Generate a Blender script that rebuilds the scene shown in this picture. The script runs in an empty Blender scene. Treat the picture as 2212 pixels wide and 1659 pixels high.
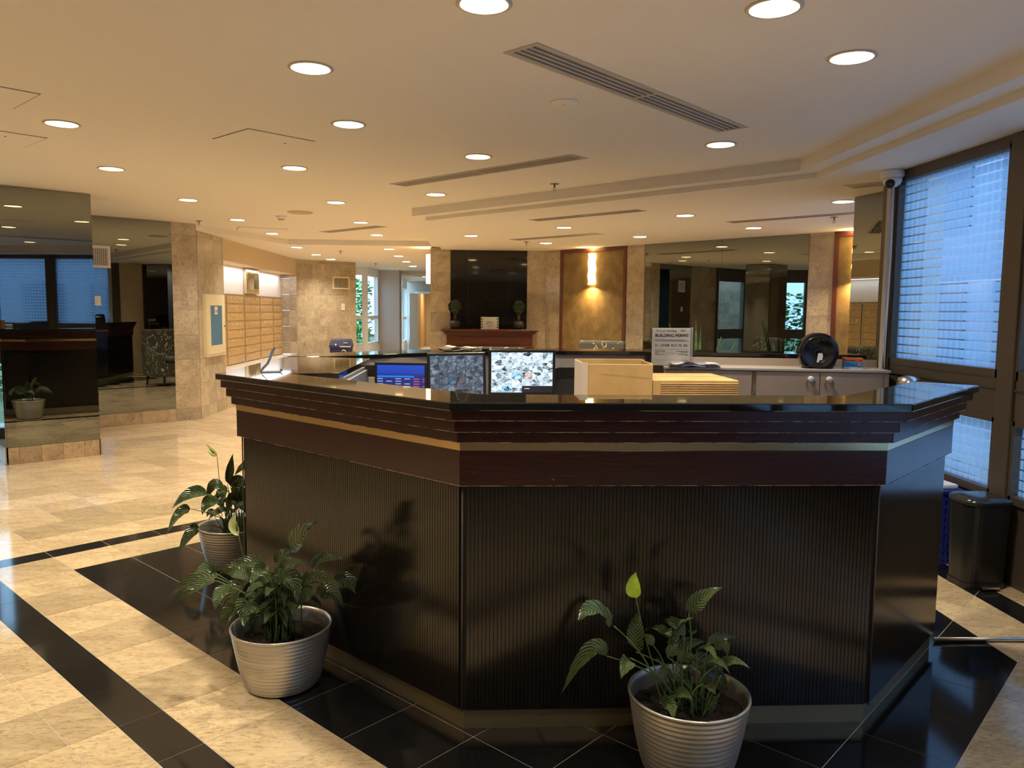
import bpy, bmesh, math, random
from mathutils import Vector, Matrix
random.seed(7)
SC = bpy.context.scene
COL = SC.collection
S2 = math.sqrt(.5)

# ------------------------------------------------------------ camera
cam_d = bpy.data.cameras.new('camera'); cam = bpy.data.objects.new('camera', cam_d); COL.objects.link(cam)
cam_d.sensor_width = 36; cam_d.lens = 36 * 1680.83 / 2212; cam_d.clip_end = 300; cam_d.clip_start = .05
_r = Vector((0.9988132, -0.0478797, 0.00892877)); _u = Vector((-0.00442924, 0.09327075, 0.99563093)); _w = Vector((0.0485033, 0.99448886, -0.09294798))
m = Matrix((( _r.x, _u.x, -_w.x, 0), (_r.y, _u.y, -_w.y, 0), (_r.z, _u.z, -_w.z, 1.5), (0, 0, 0, 1)))
cam.matrix_world = m
SC.camera = cam

# ------------------------------------------------------------ world, colour management
wd = bpy.data.worlds.new('world'); SC.world = wd; wd.use_nodes = True
bg = wd.node_tree.nodes['Background']; bg.inputs[0].default_value = (.42, .70, 1, 1); bg.inputs[1].default_value = 5.2
vs = SC.view_settings; vs.view_transform = 'Standard'; vs.look = 'None'; vs.gamma = 1; vs.use_curve_mapping = False
vs.exposure = 0.12
LAMP_W = 19.0            # watts of each recessed downlight
LAMP_COL = (1.0, .87, .64)
SC.cycles.max_bounces = 9; SC.cycles.diffuse_bounces = 4; SC.cycles.glossy_bounces = 6; SC.cycles.transmission_bounces = 6
SC.cycles.transparent_max_bounces = 12; SC.cycles.sample_clamp_indirect = 6; SC.cycles.use_denoising = True
SC.cycles.caustics_reflective = False; SC.cycles.caustics_refractive = False

def lamp_area(name, loc, size, power, col, rot=(0, 0, 0), shape='DISK', spread=math.pi, size_y=None):
    d = bpy.data.lights.new(name, 'AREA'); d.shape = shape; d.size = size
    if size_y: d.size_y = size_y
    d.energy = power; d.color = col; d.spread = spread
    o = bpy.data.objects.new(name, d); o.location = loc; o.rotation_euler = rot; COL.objects.link(o)
    return o

# ------------------------------------------------------------ materials
MATS = {}
def mat(name, col=(.8, .8, .8), rough=.5, metal=0., emit=None, estr=0., alpha=None, coat=0., ior=None, trans=0., spec=None):
    if name in MATS: return MATS[name]
    m = bpy.data.materials.new(name); m.use_nodes = True; MATS[name] = m
    b = m.node_tree.nodes['Principled BSDF']
    b.inputs['Base Color'].default_value = (*col, 1); b.inputs['Roughness'].default_value = rough; b.inputs['Metallic'].default_value = metal
    if emit: b.inputs['Emission Color'].default_value = (*emit, 1); b.inputs['Emission Strength'].default_value = estr
    if coat: b.inputs['Coat Weight'].default_value = coat; b.inputs['Coat Roughness'].default_value = .05
    if ior: b.inputs['IOR'].default_value = ior
    if trans: b.inputs['Transmission Weight'].default_value = trans
    if alpha is not None: b.inputs['Alpha'].default_value = alpha
    if spec is not None: b.inputs['Specular IOR Level'].default_value = spec
    return m
def NT(m): return m.node_tree.nodes, m.node_tree.links, m.node_tree.nodes['Principled BSDF']
def ramp(n, stops):
    r = n.new('ShaderNodeValToRGB'); e = r.color_ramp.elements
    while len(e) < len(stops): e.new(.5)
    for k, (p, c) in enumerate(stops):
        e[k].position = p; e[k].color = (*c, 1) if len(c) == 3 else c
    return r
def noise(n, l, scale, detail=4, vec=None, rough=.55, dist=0.):
    t = n.new('ShaderNodeTexNoise'); t.inputs['Scale'].default_value = scale; t.inputs['Detail'].default_value = detail
    t.inputs['Roughness'].default_value = rough; t.inputs['Distortion'].default_value = dist
    if vec: l.new(vec, t.inputs['Vector'])
    return t
def mix(n, l, a, b, f, mode='MIX'):
    x = n.new('ShaderNodeMix'); x.data_type = 'RGBA'; x.blend_type = mode
    for s, v in ((6, a), (7, b), (0, f)):
        if hasattr(v, 'links') or hasattr(v, 'is_linked'): l.new(v, x.inputs[s])
        elif isinstance(v, (int, float)): x.inputs[s].default_value = v
        else: x.inputs[s].default_value = (*v, 1)
    return x.outputs[2]
def math_(n, l, op, a, b=None):
    x = n.new('ShaderNodeMath'); x.operation = op
    for s, v in ((0, a), (1, b)):
        if v is None: continue
        if isinstance(v, (int, float)): x.inputs[s].default_value = v
        else: l.new(v, x.inputs[s])
    return x.outputs[0]

def stone(name, light, dark, vein, rough, stretch=(1, 1, 1), rot=0., scale=1., vary=.25, bump=0., fleck=0.):
    m = mat(name, light, rough); n, l, b = NT(m)
    g = n.new('ShaderNodeNewGeometry'); oi = n.new('ShaderNodeObjectInfo')
    mp = n.new('ShaderNodeMapping'); mp.inputs['Rotation'].default_value = (0, 0, rot); mp.inputs['Scale'].default_value = stretch
    ad = n.new('ShaderNodeVectorMath'); ad.operation = 'ADD'
    sc = n.new('ShaderNodeVectorMath'); sc.operation = 'SCALE'; sc.inputs[3].default_value = 37.
    cmb = n.new('ShaderNodeCombineXYZ'); l.new(oi.outputs['Random'], cmb.inputs[0]); l.new(oi.outputs['Random'], cmb.inputs[1]); l.new(oi.outputs['Random'], cmb.inputs[2])
    l.new(cmb.outputs[0], sc.inputs[0]); l.new(g.outputs['Position'], mp.inputs[0]); l.new(mp.outputs[0], ad.inputs[0]); l.new(sc.outputs[0], ad.inputs[1])
    v = ad.outputs[0]
    n1 = noise(n, l, 3.2 * scale, 6, v, .6, .6)
    r1 = ramp(n, [(.32, dark), (.68, light)]); l.new(n1.outputs[0], r1.inputs[0])
    n2 = noise(n, l, 5.5 * scale, 8, v, .62, 1.4)
    a = math_(n, l, 'ABSOLUTE', math_(n, l, 'SUBTRACT', n2.outputs[0], .5))
    r2 = ramp(n, [(.0, (1, 1, 1)), (.022, (0, 0, 0))]); l.new(a, r2.inputs[0])
    n3 = noise(n, l, 2.1 * scale, 3, v)
    r3 = ramp(n, [(.42, (0, 0, 0)), (.62, (1, 1, 1))]); l.new(n3.outputs[0], r3.inputs[0])
    f = math_(n, l, 'MULTIPLY', math_(n, l, 'MULTIPLY', r2.outputs[0], r3.outputs[0]), .75)
    c = mix(n, l, r1.outputs[0], vein, f)
    if fleck:
        n5 = noise(n, l, 26 * scale, 5, v, .7, .4); r5 = ramp(n, [(.50, (1, 1, 1)), (.66, (1 - fleck,) * 3)]); l.new(n5.outputs[0], r5.inputs[0])
        c = mix(n, l, c, r5.outputs[0], 1., 'MULTIPLY')
    # one tile a little darker than the next
    r4 = ramp(n, [(0., (1 - vary,) * 3), (.45, (1 - vary * .25,) * 3), (1., (1.04,) * 3)]); l.new(oi.outputs['Random'], r4.inputs[0])
    c = mix(n, l, c, r4.outputs[0], 1., 'MULTIPLY')
    l.new(c, b.inputs['Base Color'])
    return m
FLOOR_BEIGE = stone('polished_beige_marble', (.69, .54, .335), (.52, .39, .235), (.33, .235, .145), .09, stretch=(1, 3.2, 1), rot=math.radians(-45), scale=1.1, vary=.30, fleck=.38)
WALL_STONE = stone('wall_marble', (.60, .50, .37), (.42, .34, .245), (.25, .19, .13), .16, scale=1.7, vary=.24, fleck=.35)
PLINTH_STONE = stone('plinth_marble', (.58, .44, .30), (.40, .29, .19), (.25, .16, .10), .2, scale=1.6, vary=.2, fleck=.3)
BLACK_TILE = stone('black_granite_tile', (.011, .011, .012), (.008, .008, .009), (.014, .014, .014), .09, scale=4, vary=.2)
SHELF_STONE = stone('white_marble', (.82, .78, .74), (.7, .66, .62), (.5, .47, .45), .2, vary=.05)
GROUT = mat('grout', (.50, .46, .40), .8)
BLACK_MARBLE = stone('black_wall_marble', (.012, .011, .009), (.009, .008, .007), (.02, .018, .014), .05, vary=.2)

CEIL = mat('ceiling_paint', (.80, .755, .69), .9)
PAINT_TAN = mat('tan_wall_paint', (.62, .50, .34), .85)
PAINT_GREY = mat('grey_wall_paint', (.50, .44, .39), .85)
PAINT_WHITE = mat('white_paint', (.85, .84, .84), .5)
MIRROR = mat('smoked_mirror', (.27, .285, .27), .012, 1.)
MIRROR_EDGE = mat('mirror_edge', (.05, .05, .05), .3)
COUNTER = mat('black_polished_granite', (.008, .009, .009), .035, ior=1.75)
LAMINATE = mat('grey_beige_laminate', (.40, .34, .29), .45)
LAMINATE_D = mat('dark_recess', (.02, .018, .016), .6)
BRASS = mat('polished_brass', (.90, .69, .35), .16, 1.)
BRASS_DULL = mat('dull_bronze_base', (.50, .41, .25), .36, .9)
BEAD = mat('dark_bead', (.10, .08, .06), .4, .5)
REED = mat('black_reeded_laminate', (.010, .0085, .007), .15, ior=1.5)
REED_D = mat('reed_groove', (.003, .003, .003), .6)
CHROME = mat('brushed_steel', (.62, .62, .62), .25, 1.)
BRONZE = mat('dark_bronze_frame', (.105, .088, .070), .42, .35)
WHITE_PL = mat('white_plastic', (.78, .77, .72), .4)
BLACK_PL = mat('black_plastic', (.012, .013, .015), .3)
BLACK_GL = mat('glossy_black_plastic', (.010, .011, .014), .08)
CARD = None

def wood(name, c1, c2, rough, scale=1., axis=(1, 1, 1), chips=False):
    m = mat(name, c1, rough, spec=.6); n, l, b = NT(m)
    g = n.new('ShaderNodeNewGeometry'); mp = n.new('ShaderNodeMapping'); mp.inputs['Scale'].default_value = axis
    l.new(g.outputs['Position'], mp.inputs[0])
    t = noise(n, l, 6 * scale, 8, mp.outputs[0], .65, .8)
    r = ramp(n, [(.35, c1), (.65, c2)]); l.new(t.outputs[0], r.inputs[0])
    out = r.outputs[0]
    if chips:
        t2 = noise(n, l, 42, 2, g.outputs['Position'], .5, 0)
        r2 = ramp(n, [(.795, (0, 0, 0)), (.80, (1, 1, 1))]); l.new(t2.outputs[0], r2.inputs[0])
        out = mix(n, l, out, (.30, .2, .13), r2.outputs[0])
    l.new(out, b.inputs['Base Color'])
    bp = n.new('ShaderNodeBump'); bp.inputs['Strength'].default_value = .12; bp.inputs['Distance'].default_value = .002
    l.new(t.outputs[0], bp.inputs['Height']); l.new(bp.outputs[0], b.inputs['Normal'])
    return m
MAHOG = wood('dark_mahogany', (.020, .0042, .0035), (.042, .0095, .0075), .2, 1., (1.2, 1.2, 14), True)
MANTEL_W = wood('mantel_mahogany', (.055, .013, .006), (.12, .033, .014), .3, 1., (2, 2, 10))
FRAME_W = wood('red_brown_frame', (.075, .018, .012), (.13, .034, .022), .35, 1., (6, 6, 1.5))
SLATW = wood('pale_wood_slats', (.42, .27, .13), (.55, .37, .19), .5, 1., (6, 6, .8))
MAILW = wood('brass_toned_mailbox_face', (.46, .29, .12), (.56, .37, .17), .35, 1., (2, 2, 8))

def noisy(name, c1, c2, scale, rough, bump=0., lo=.4, hi=.6, metal=0.):
    m = mat(name, c1, rough, metal); n, l, b = NT(m)
    g = n.new('ShaderNodeTexCoord')
    t = noise(n, l, scale, 6, g.outputs['Object'])
    r = ramp(n, [(lo, c1), (hi, c2)]); l.new(t.outputs[0], r.inputs[0]); l.new(r.outputs[0], b.inputs['Base Color'])
    if bump:
        bp = n.new('ShaderNodeBump'); bp.inputs['Strength'].default_value = bump; bp.inputs['Distance'].default_value = .01
        l.new(t.outputs[0], bp.inputs['Height']); l.new(bp.outputs[0], b.inputs['Normal'])
    return m
PANEL_B = noisy('suede_effect_panel', (.17, .112, .045), (.24, .16, .068), 7, .7)
CARD = noisy('cardboard', (.38, .235, .085), (.46, .295, .12), 5, .75, .05)
SOIL = noisy('potting_soil', (.006, .004, .003), (.05, .026, .014), 120, .8, .8, .45, .7)
POT = noisy('silver_pot', (.56, .54, .49), (.64, .62, .57), 3, .34, metal=.8)
LEAF_D = None
def leafmat(name, c1, c2, tr):
    m = mat(name, c1, .2, spec=.8); n, l, b = NT(m)
    uv = n.new('ShaderNodeTexCoord'); sep = n.new('ShaderNodeSeparateXYZ'); l.new(uv.outputs['UV'], sep.inputs[0])
    av = math_(n, l, 'ABSOLUTE', math_(n, l, 'SUBTRACT', sep.outputs[0], .5))
    s = math_(n, l, 'SINE', math_(n, l, 'MULTIPLY', math_(n, l, 'SUBTRACT', sep.outputs[1], math_(n, l, 'MULTIPLY', av, .55)), 62.))
    r = ramp(n, [(.2, c1), (.9, c2)]); l.new(s, r.inputs[0]); l.new(r.outputs[0], b.inputs['Base Color'])
    bp = n.new('ShaderNodeBump'); bp.inputs['Strength'].default_value = .7; bp.inputs['Distance'].default_value = .004
    l.new(s, bp.inputs['Height']); l.new(bp.outputs[0], b.inputs['Normal'])
    return m
LEAF_D = leafmat('peace_lily_leaf', (.042, .072, .024), (.13, .165, .07), 0)
STEM = mat('leaf_stalk', (.07, .13, .035), .4)
SPATHE = mat('pale_spathe', (.62, .70, .30), .45)
SPATHE_G = mat('lime_spathe', (.42, .62, .05), .45)
SPADIX = mat('spadix', (.12, .13, .03), .6)

def fabric_mat():
    m = mat('branch_pattern_fabric', (.07, .07, .06), .8); n, l, b = NT(m)
    tc = n.new('ShaderNodeTexCoord'); mp = n.new('ShaderNodeMapping'); mp.inputs['Scale'].default_value = (1, 1, .45); l.new(tc.outputs['Object'], mp.inputs[0])
    t = noise(n, l, 7, 2, mp.outputs[0], .5, 1.2)
    a = math_(n, l, 'ABSOLUTE', math_(n, l, 'SUBTRACT', t.outputs[0], .5))
    r1 = ramp(n, [(.012, (1, 1, 1)), (.03, (0, 0, 0))]); l.new(a, r1.inputs[0])
    v = n.new('ShaderNodeTexVoronoi'); v.inputs['Scale'].default_value = 34; l.new(mp.outputs[0], v.inputs['Vector'])
    r2 = ramp(n, [(.42, (1, 1, 1)), (.5, (0, 0, 0))]); l.new(v.outputs['Distance'], r2.inputs[0])
    f = math_(n, l, 'MULTIPLY', r1.outputs[0], r2.outputs[0])
    l.new(mix(n, l, (.085, .085, .07), (.78, .72, .52), f), b.inputs['Base Color'])
    return m
FABRIC = fabric_mat()

def schlick(n, l, f0=.04):
    g = n.new('ShaderNodeNewGeometry'); d = n.new('ShaderNodeVectorMath'); d.operation = 'DOT_PRODUCT'
    l.new(g.outputs['Normal'], d.inputs[0]); l.new(g.outputs['Incoming'], d.inputs[1])
    x = math_(n, l, 'SUBTRACT', 1., math_(n, l, 'ABSOLUTE', d.outputs['Value']))
    return math_(n, l, 'ADD', math_(n, l, 'MULTIPLY', math_(n, l, 'POWER', x, 5.), 1 - f0), f0)
def glass_thin(name, tint=(1, 1, 1), refl=1.):
    m = bpy.data.materials.new(name); m.use_nodes = True; MATS[name] = m
    n, l = m.node_tree.nodes, m.node_tree.links
    n.remove(n['Principled BSDF']); out = n['Material Output']
    tr = n.new('ShaderNodeBsdfTransparent'); tr.inputs[0].default_value = (*tint, 1)
    gl = n.new('ShaderNodeBsdfGlossy'); gl.inputs['Roughness'].default_value = .01
    mx = n.new('ShaderNodeMixShader'); l.new(schlick(n, l), mx.inputs[0]); l.new(tr.outputs[0], mx.inputs[1]); l.new(gl.outputs[0], mx.inputs[2])
    l.new(mx.outputs[0], out.inputs[0]); return m
DARKWALL = mat('dark_lobby_wall', (.26, .21, .15), .8)
GLASS = glass_thin('clear_glass', (.93, .97, 1.))
def film_glass():
    """glass carrying a film of frosted squares, 6.5 cm pitch, narrow clear gaps"""
    m = bpy.data.materials.new('frosted_square_film'); m.use_nodes = True
    n, l = m.node_tree.nodes, m.node_tree.links
    n.remove(n['Principled BSDF']); out = n['Material Output']
    tc = n.new('ShaderNodeTexCoord'); sp = n.new('ShaderNodeSeparateXYZ'); l.new(tc.outputs['Object'], sp.inputs[0])
    def cell(o):
        f = math_(n, l, 'FRACT', math_(n, l, 'DIVIDE', math_(n, l, 'ADD', o, 20.), .058))
        return math_(n, l, 'GREATER_THAN', f, .17)
    sq = math_(n, l, 'MULTIPLY', cell(sp.outputs[1]), cell(sp.outputs[2]))
    tr = n.new('ShaderNodeBsdfTransparent'); tr.inputs[0].default_value = (.72, .74, .82, 1)
    tl = n.new('ShaderNodeBsdfTranslucent'); tl.inputs[0].default_value = (.60, .80, .98, 1)
    df = n.new('ShaderNodeBsdfDiffuse'); df.inputs[0].default_value = (.55, .62, .7, 1)
    fm = n.new('ShaderNodeMixShader'); fm.inputs[0].default_value = .22; l.new(tl.outputs[0], fm.inputs[1]); l.new(df.outputs[0], fm.inputs[2])
    f2 = n.new('ShaderNodeMixShader'); f2.inputs[0].default_value = .28; l.new(fm.outputs[0], f2.inputs[1]); l.new(tr.outputs[0], f2.inputs[2])
    mx = n.new('ShaderNodeMixShader'); l.new(sq, mx.inputs[0]); l.new(tr.outputs[0], mx.inputs[1]); l.new(f2.outputs[0], mx.inputs[2])
    gl = n.new('ShaderNodeBsdfGlossy'); gl.inputs['Roughness'].default_value = .01
    m2 = n.new('ShaderNodeMixShader'); l.new(schlick(n, l), m2.inputs[0]); l.new(mx.outputs[0], m2.inputs[1]); l.new(gl.outputs[0], m2.inputs[2])
    l.new(m2.outputs[0], out.inputs[0]); return m
FILM = film_glass()

# ------------------------------------------------------------ geometry helpers
class MB:
    """collects shapes, each with a material slot, and links them as one mesh object"""
    def __init__(s): s.v = []; s.f = []; s.mi = []; s.sm = []; s.mats = []; s.uv = {}
    def slot(s, m):
        if m not in s.mats: s.mats.append(m)
        return s.mats.index(m)
    def face(s, idx, m, smooth=False): s.f.append(idx); s.mi.append(s.slot(m)); s.sm.append(smooth)
    def poly(s, pts, m):
        b = len(s.v); s.v += [tuple(p) for p in pts]; s.face(list(range(b, b + len(pts))), m); return s
    def prism(s, pts, z0, z1, m, mtop=None, skip_bottom=False):
        """pts: list of (x,y) counter-clockwise or not"""
        a = sum(pts[i][0] * pts[(i + 1) % len(pts)][1] - pts[(i + 1) % len(pts)][0] * pts[i][1] for i in range(len(pts)))
        if a < 0: pts = pts[::-1]
        b = len(s.v); k = len(pts)
        s.v += [(p[0], p[1], z0) for p in pts] + [(p[0], p[1], z1) for p in pts]
        for i in range(k): j = (i + 1) % k; s.face([b + i, b + j, b + k + j, b + k + i], m)
        s.face([b + k + i for i in range(k)], mtop or m)
        if not skip_bottom: s.face([b + i for i in range(k)][::-1], m)
        return s
    def box(s, x0, x1, y0, y1, z0, z1, m, M=None):
        b = len(s.v); s.prism([(x0, y0), (x1, y0), (x1, y1), (x0, y1)], z0, z1, m)
        if M is not None:
            for i in range(b, len(s.v)): s.v[i] = tuple(M @ Vector(s.v[i]))
        return s
    def lathe(s, prof, m, n=24, c=(0, 0, 0), smooth=True, caps=True, M=None, a0=0., a1=2 * math.pi):
        b = len(s.v); full = abs(a1 - a0 - 2 * math.pi) < 1e-6; cols = n if full else n + 1
        for r, z in prof:
            for i in range(cols):
                a = a0 + (a1 - a0) * i / n; s.v.append((c[0] + r * math.cos(a), c[1] + r * math.sin(a), c[2] + z))
        for k in range(len(prof) - 1):
            for i in range(n):
                j = (i + 1) % cols; s.face([b + k * cols + i, b + k * cols + j, b + (k + 1) * cols + j, b + (k + 1) * cols + i], m, smooth)
        if caps and full:
            if prof[0][0] > 1e-5: s.face([b + i for i in range(cols)][::-1], m)
            if prof[-1][0] > 1e-5: s.face([b + (len(prof) - 1) * cols + i for i in range(cols)], m)
        if M is not None:
            for i in range(b, len(s.v)): s.v[i] = tuple(M @ Vector(s.v[i]))
        return s
    def tube(s, pts, rad, m, n=8, smooth=True, caps=True):
        pts = [Vector(p) for p in pts]; rads = rad if isinstance(rad, (list, tuple)) else [rad] * len(pts)
        b = len(s.v); up = Vector((0, 0, 1)); prev = None
        for k, p in enumerate(pts):
            t = (pts[min(k + 1, len(pts) - 1)] - pts[max(k - 1, 0)]).normalized()
            if prev is None:
                a = t.cross(up) if abs(t.dot(up)) < .95 else t.cross(Vector((1, 0, 0)))
            else: a = prev - t * prev.dot(t)
            a.normalize(); prev = a; c = t.cross(a)
            for i in range(n):
                g = 2 * math.pi * i / n; s.v.append(tuple(p + (a * math.cos(g) + c * math.sin(g)) * rads[k]))
        for k in range(len(pts) - 1):
            for i in range(n):
                j = (i + 1) % n; s.face([b + k * n + i, b + k * n + j, b + (k + 1) * n + j, b + (k + 1) * n + i], m, smooth)
        if caps:
            s.face([b + i for i in range(n)][::-1], m); s.face([b + (len(pts) - 1) * n + i for i in range(n)], m)
        return s
    def mesh(s, name):
        me = bpy.data.meshes.new(name); me.from_pydata(s.v, [], s.f)
        for m in s.mats: me.materials.append(m)
        me.polygons.foreach_set('material_index', s.mi); me.polygons.foreach_set('use_smooth', s.sm)
        me.update(); return me
    def build(s, name, parent=None, loc=None, bevel=0, fix=True):
        me = s.mesh(name)
        if fix:
            bm = bmesh.new(); bm.from_mesh(me); bmesh.ops.recalc_face_normals(bm, faces=bm.faces); bm.to_mesh(me); bm.free()
        o = bpy.data.objects.new(name, me); COL.objects.link(o); o.parent = parent
        if loc: o.location = loc
        if bevel:
            d = o.modifiers.new('bevel', 'BEVEL'); d.width = bevel; d.segments = 2; d.limit_method = 'ANGLE'; d.angle_limit = .6
        return o
def tag(o, label, cat, group=None):
    o['label'] = label; o['category'] = cat
    if group: o['group'] = group
    return o
def thing(name, label, cat, loc=(0, 0, 0), rz=0., group=None):
    o = bpy.data.objects.new(name, None); COL.objects.link(o); o.location = loc; o.rotation_euler = (0, 0, rz); o.empty_display_size = .1
    return tag(o, label, cat, group)
def struct(o): o['kind'] = 'structure'; return o
def inst(name, me, parent, loc, rz=0., mats=None, scale=None):
    o = bpy.data.objects.new(name, me); COL.objects.link(o); o.parent = parent; o.location = loc; o.rotation_euler = (0, 0, rz)
    if scale: o.scale = scale
    return o
def text_mesh(txt, size, m, extrude=.0004, align='CENTER', spacing=1.):
    c = bpy.data.curves.new('lettering', 'FONT'); c.body = txt; c.size = size; c.extrude = extrude; c.align_x = align; c.space_character = spacing
    o = bpy.data.objects.new('tmp', c); COL.objects.link(o)
    dg = bpy.context.evaluated_depsgraph_get(); dg.update()
    me = bpy.data.meshes.new_from_object(o.evaluated_get(dg)); bpy.data.objects.remove(o)
    me.materials.clear(); me.materials.append(m); return me

def offset(pts, d):
    """open polyline offset to its left by d (mitred)"""
    out = []; P = [Vector(p) for p in pts]
    for i, p in enumerate(P):
        ns = []
        if i > 0: t = (P[i] - P[i - 1]).normalized(); ns.append(Vector((-t.y, t.x)))
        if i < len(P) - 1: t = (P[i + 1] - P[i]).normalized(); ns.append(Vector((-t.y, t.x)))
        if len(ns) == 1: out.append(p + ns[0] * d)
        else:
            b = (ns[0] + ns[1]).normalized(); out.append(p + b * (d / b.dot(ns[0])))
    return [(q.x, q.y) for q in out]

# ============================================================ THE SETTING
ZC, ZL, ZB, ZS = 2.625, 2.54, 2.54, 2.50      # main ceiling, ledge, back area, low soffit
# ---- floor: slab with the grout colour, tiles laid on it at 45 degrees
fl = struct(MB().prism([(-7, -3.7), (5.4, -3.7), (5.4, 36), (-7, 36)], -.15, -.0012, GROUT).build('floor'))
def clip(poly, a, b, c):
    """keep the part where a*x+b*y<=c"""
    out = []
    for i in range(len(poly)):
        p, q = poly[i], poly[(i + 1) % len(poly)]; dp = a * p[0] + b * p[1] - c; dq = a * q[0] + b * q[1] - c
        if dp <= 0: out.append(p)
        if dp * dq < 0: t = dp / (dp - dq); out.append((p[0] + (q[0] - p[0]) * t, p[1] + (q[1] - p[1]) * t))
    return out
def area(poly): return abs(sum(poly[i][0] * poly[(i + 1) % len(poly)][1] - poly[(i + 1) % len(poly)][0] * poly[i][1] for i in range(len(poly)))) / 2
def seen(x, y, z, mx=.08):
    d = Vector((x, y, z - 1.5)); w = d.dot(_w)
    if w < .3: return False
    px = 1680.83 * d.dot(_r) / w / 2212; py = 1680.83 * d.dot(_u) / w / 1659
    return abs(px) < .5 + mx and abs(py) < .5 + mx
T = .3262
ucut = [.05, .213, .552]; u = .552
while u > -8: u -= T; ucut.append(u) if u < 0 else None
ucut += [.552 + T * k for k in range(1, 13)] + [4.78, 5.11, 5.265]
u = 5.265
while u < 24: u += T; ucut.append(u)
vcut = [.87, 1.032, 1.195, 1.534]; v = .87
while v > -8: v -= T; vcut.append(v)
v = 1.534
while v < 27: v += T; vcut.append(v)
ucut.sort(); vcut.sort()
G = .0014
cells = []
for i in range(len(ucut) - 1):
    for j in range(len(vcut) - 1):
        u0, u1, v0, v1 = ucut[i] + G, ucut[i + 1] - G, vcut[j] + G, vcut[j + 1] - G
        if u1 - u0 < .02 or v1 - v0 < .02: continue
        uc, vc = (u0 + u1) / 2, (v0 + v1) / 2
        x, y = (vc - uc) * S2, (uc + vc) * S2
        if x < -6.6 or x > 4.9 or y < -3.6 or y > 27.5: continue
        if y > 13.3 and x > -.6: continue
        P = [((b - a) * S2, (a + b) * S2) for a, b in ((u0, v0), (u1, v0), (u1, v1), (u0, v1))]
        band = (1.032 < vc < 1.195 and .05 < uc < 5.265) or (5.11 < uc < 5.265 and vc > 1.03 and vc < 6.5) or (.05 < uc < .213 and 1.032 < vc < 3.7)
        zone = vc > 1.534 and .552 < uc < 4.78 and y < 6.9
        for k, (lo, hi) in enumerate(((-9, 2.365), (2.368, 2.69), (2.693, 2.853), (2.856, 9))):
            q = clip(clip(P, 1, 0, hi), -1, 0, -lo)
            if len(q) < 3 or area(q) < 2e-4: continue
            black = band or zone
            if k == 1: black = band and vc < 3.7 and not zone
            if k == 2: black = y > 3.1
            if k == 3: black = False
            full = abs(area(q) - (T - 2 * G) ** 2) < 1e-5
            d = math.hypot(x, y)
            cells.append((seen(x, y, 0), d, q, black, full, (x, y)))
vis = sorted([c for c in cells if c[0]], key=lambda c: c[1])[:298]
rest = [c for c in cells if c[0] and c not in vis] + [c for c in cells if not c[0]]
h = (T - 2 * G) / 2
sq = [(0, -h * 2 * S2), (h * 2 * S2, 0), (0, h * 2 * S2), (-h * 2 * S2, 0)]
sqm = {}
for bk in (False, True):
    mm = MB().prism(sq, -.01, 0, BLACK_TILE if bk else FLOOR_BEIGE); sqm[bk] = mm.mesh('floor_tile')
for s_, d_, q, bk, full, (x, y) in vis:
    if full: o = inst('floor_tile', sqm[bk], fl, (x, y, 0))
    else:
        cx = sum(p[0] for p in q) / len(q); cy = sum(p[1] for p in q) / len(q)
        o = MB().prism([(p[0] - cx, p[1] - cy) for p in q], -.01, 0, BLACK_TILE if bk else FLOOR_BEIGE).build('floor_tile', fl, (cx, cy, 0))
    if bk: o['label'] = 'polished black granite floor tile'
# the far and unseen tiles, one object per tone so that neighbours still differ
FT = [stone('beige_marble_far_%d' % k, a, b, (.36, .26, .16), .09, stretch=(1, 3.2, 1), rot=math.radians(-45), vary=0, fleck=.38) for k, (a, b) in
      enumerate((((.71, .56, .37), (.56, .42, .27)), ((.64, .49, .32), (.50, .37, .23)), ((.76, .60, .40), (.61, .46, .30))))]
far = MB(); rr = random.Random(3)
for s_, d_, q, bk, full, xy in rest: far.prism(q, -.0012, 0, BLACK_TILE if bk else rr.choice(FT), skip_bottom=True)
o = far.build('floor_tile_field', fl, fix=False); o['kind'] = 'stuff'

# ---- ceiling with real openings for lamps and diffusers
DL_MAIN = [(.03, 2.98, 'nearest the camera, cut by the top edge'), (1.1, 2.94, 'large, above the right half of the counter'), (-.77, 3.80, 'left of the long diffuser, nearest on that side'),
 (1.65, 3.46, 'large, at the upper right beside the soffit'), (-.77, 4.90, 'second back in the column above the counter end'), (1.64, 5.26, 'just beyond the end of the long slot diffuser'),
 (-2.54, 5.04, 'nearest one on the left beside the access panels'), (.02, 5.82, 'just before the second slot diffuser'), (-2.95, 6.60, 'above the front mirror column'),
 (-1.44, 6.42, 'behind the square access panel'), (-2.98, 8.38, 'above the space before the recessed mirror'), (-1.46, 8.40, 'left of the soffit corner, nearer one'),
 (-.38, 7.72, 'below the second diffuser beside the soffit edge'), (-3.0, 10.15, 'near the smoke detector, before the mailbox alcove'), (-1.47, 10.26, 'beside the bluish slot diffuser, on its near side'),
 (-3.02, 11.92, 'nearest the mailbox alcove on the main ceiling'), (-1.47, 11.92, 'last on the main ceiling before the far step')]
DL_LOW = [(2.16, 8.04, 'on the soffit right of its long diffuser'), (1.06, 9.34, 'on the soffit before the lit brown panel'), (3.26, 9.1, 'on the soffit before the wall mirror'),
 (-.05, 10.52, 'on the soffit before the black fireplace wall'), (2.18, 10.33, 'on the soffit between panel and mirror'), (1.04, 11.49, 'on the soffit closest to the sconce panel'), (3.27, 6.89, 'on the soffit beside the mirror column at the window')]
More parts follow.
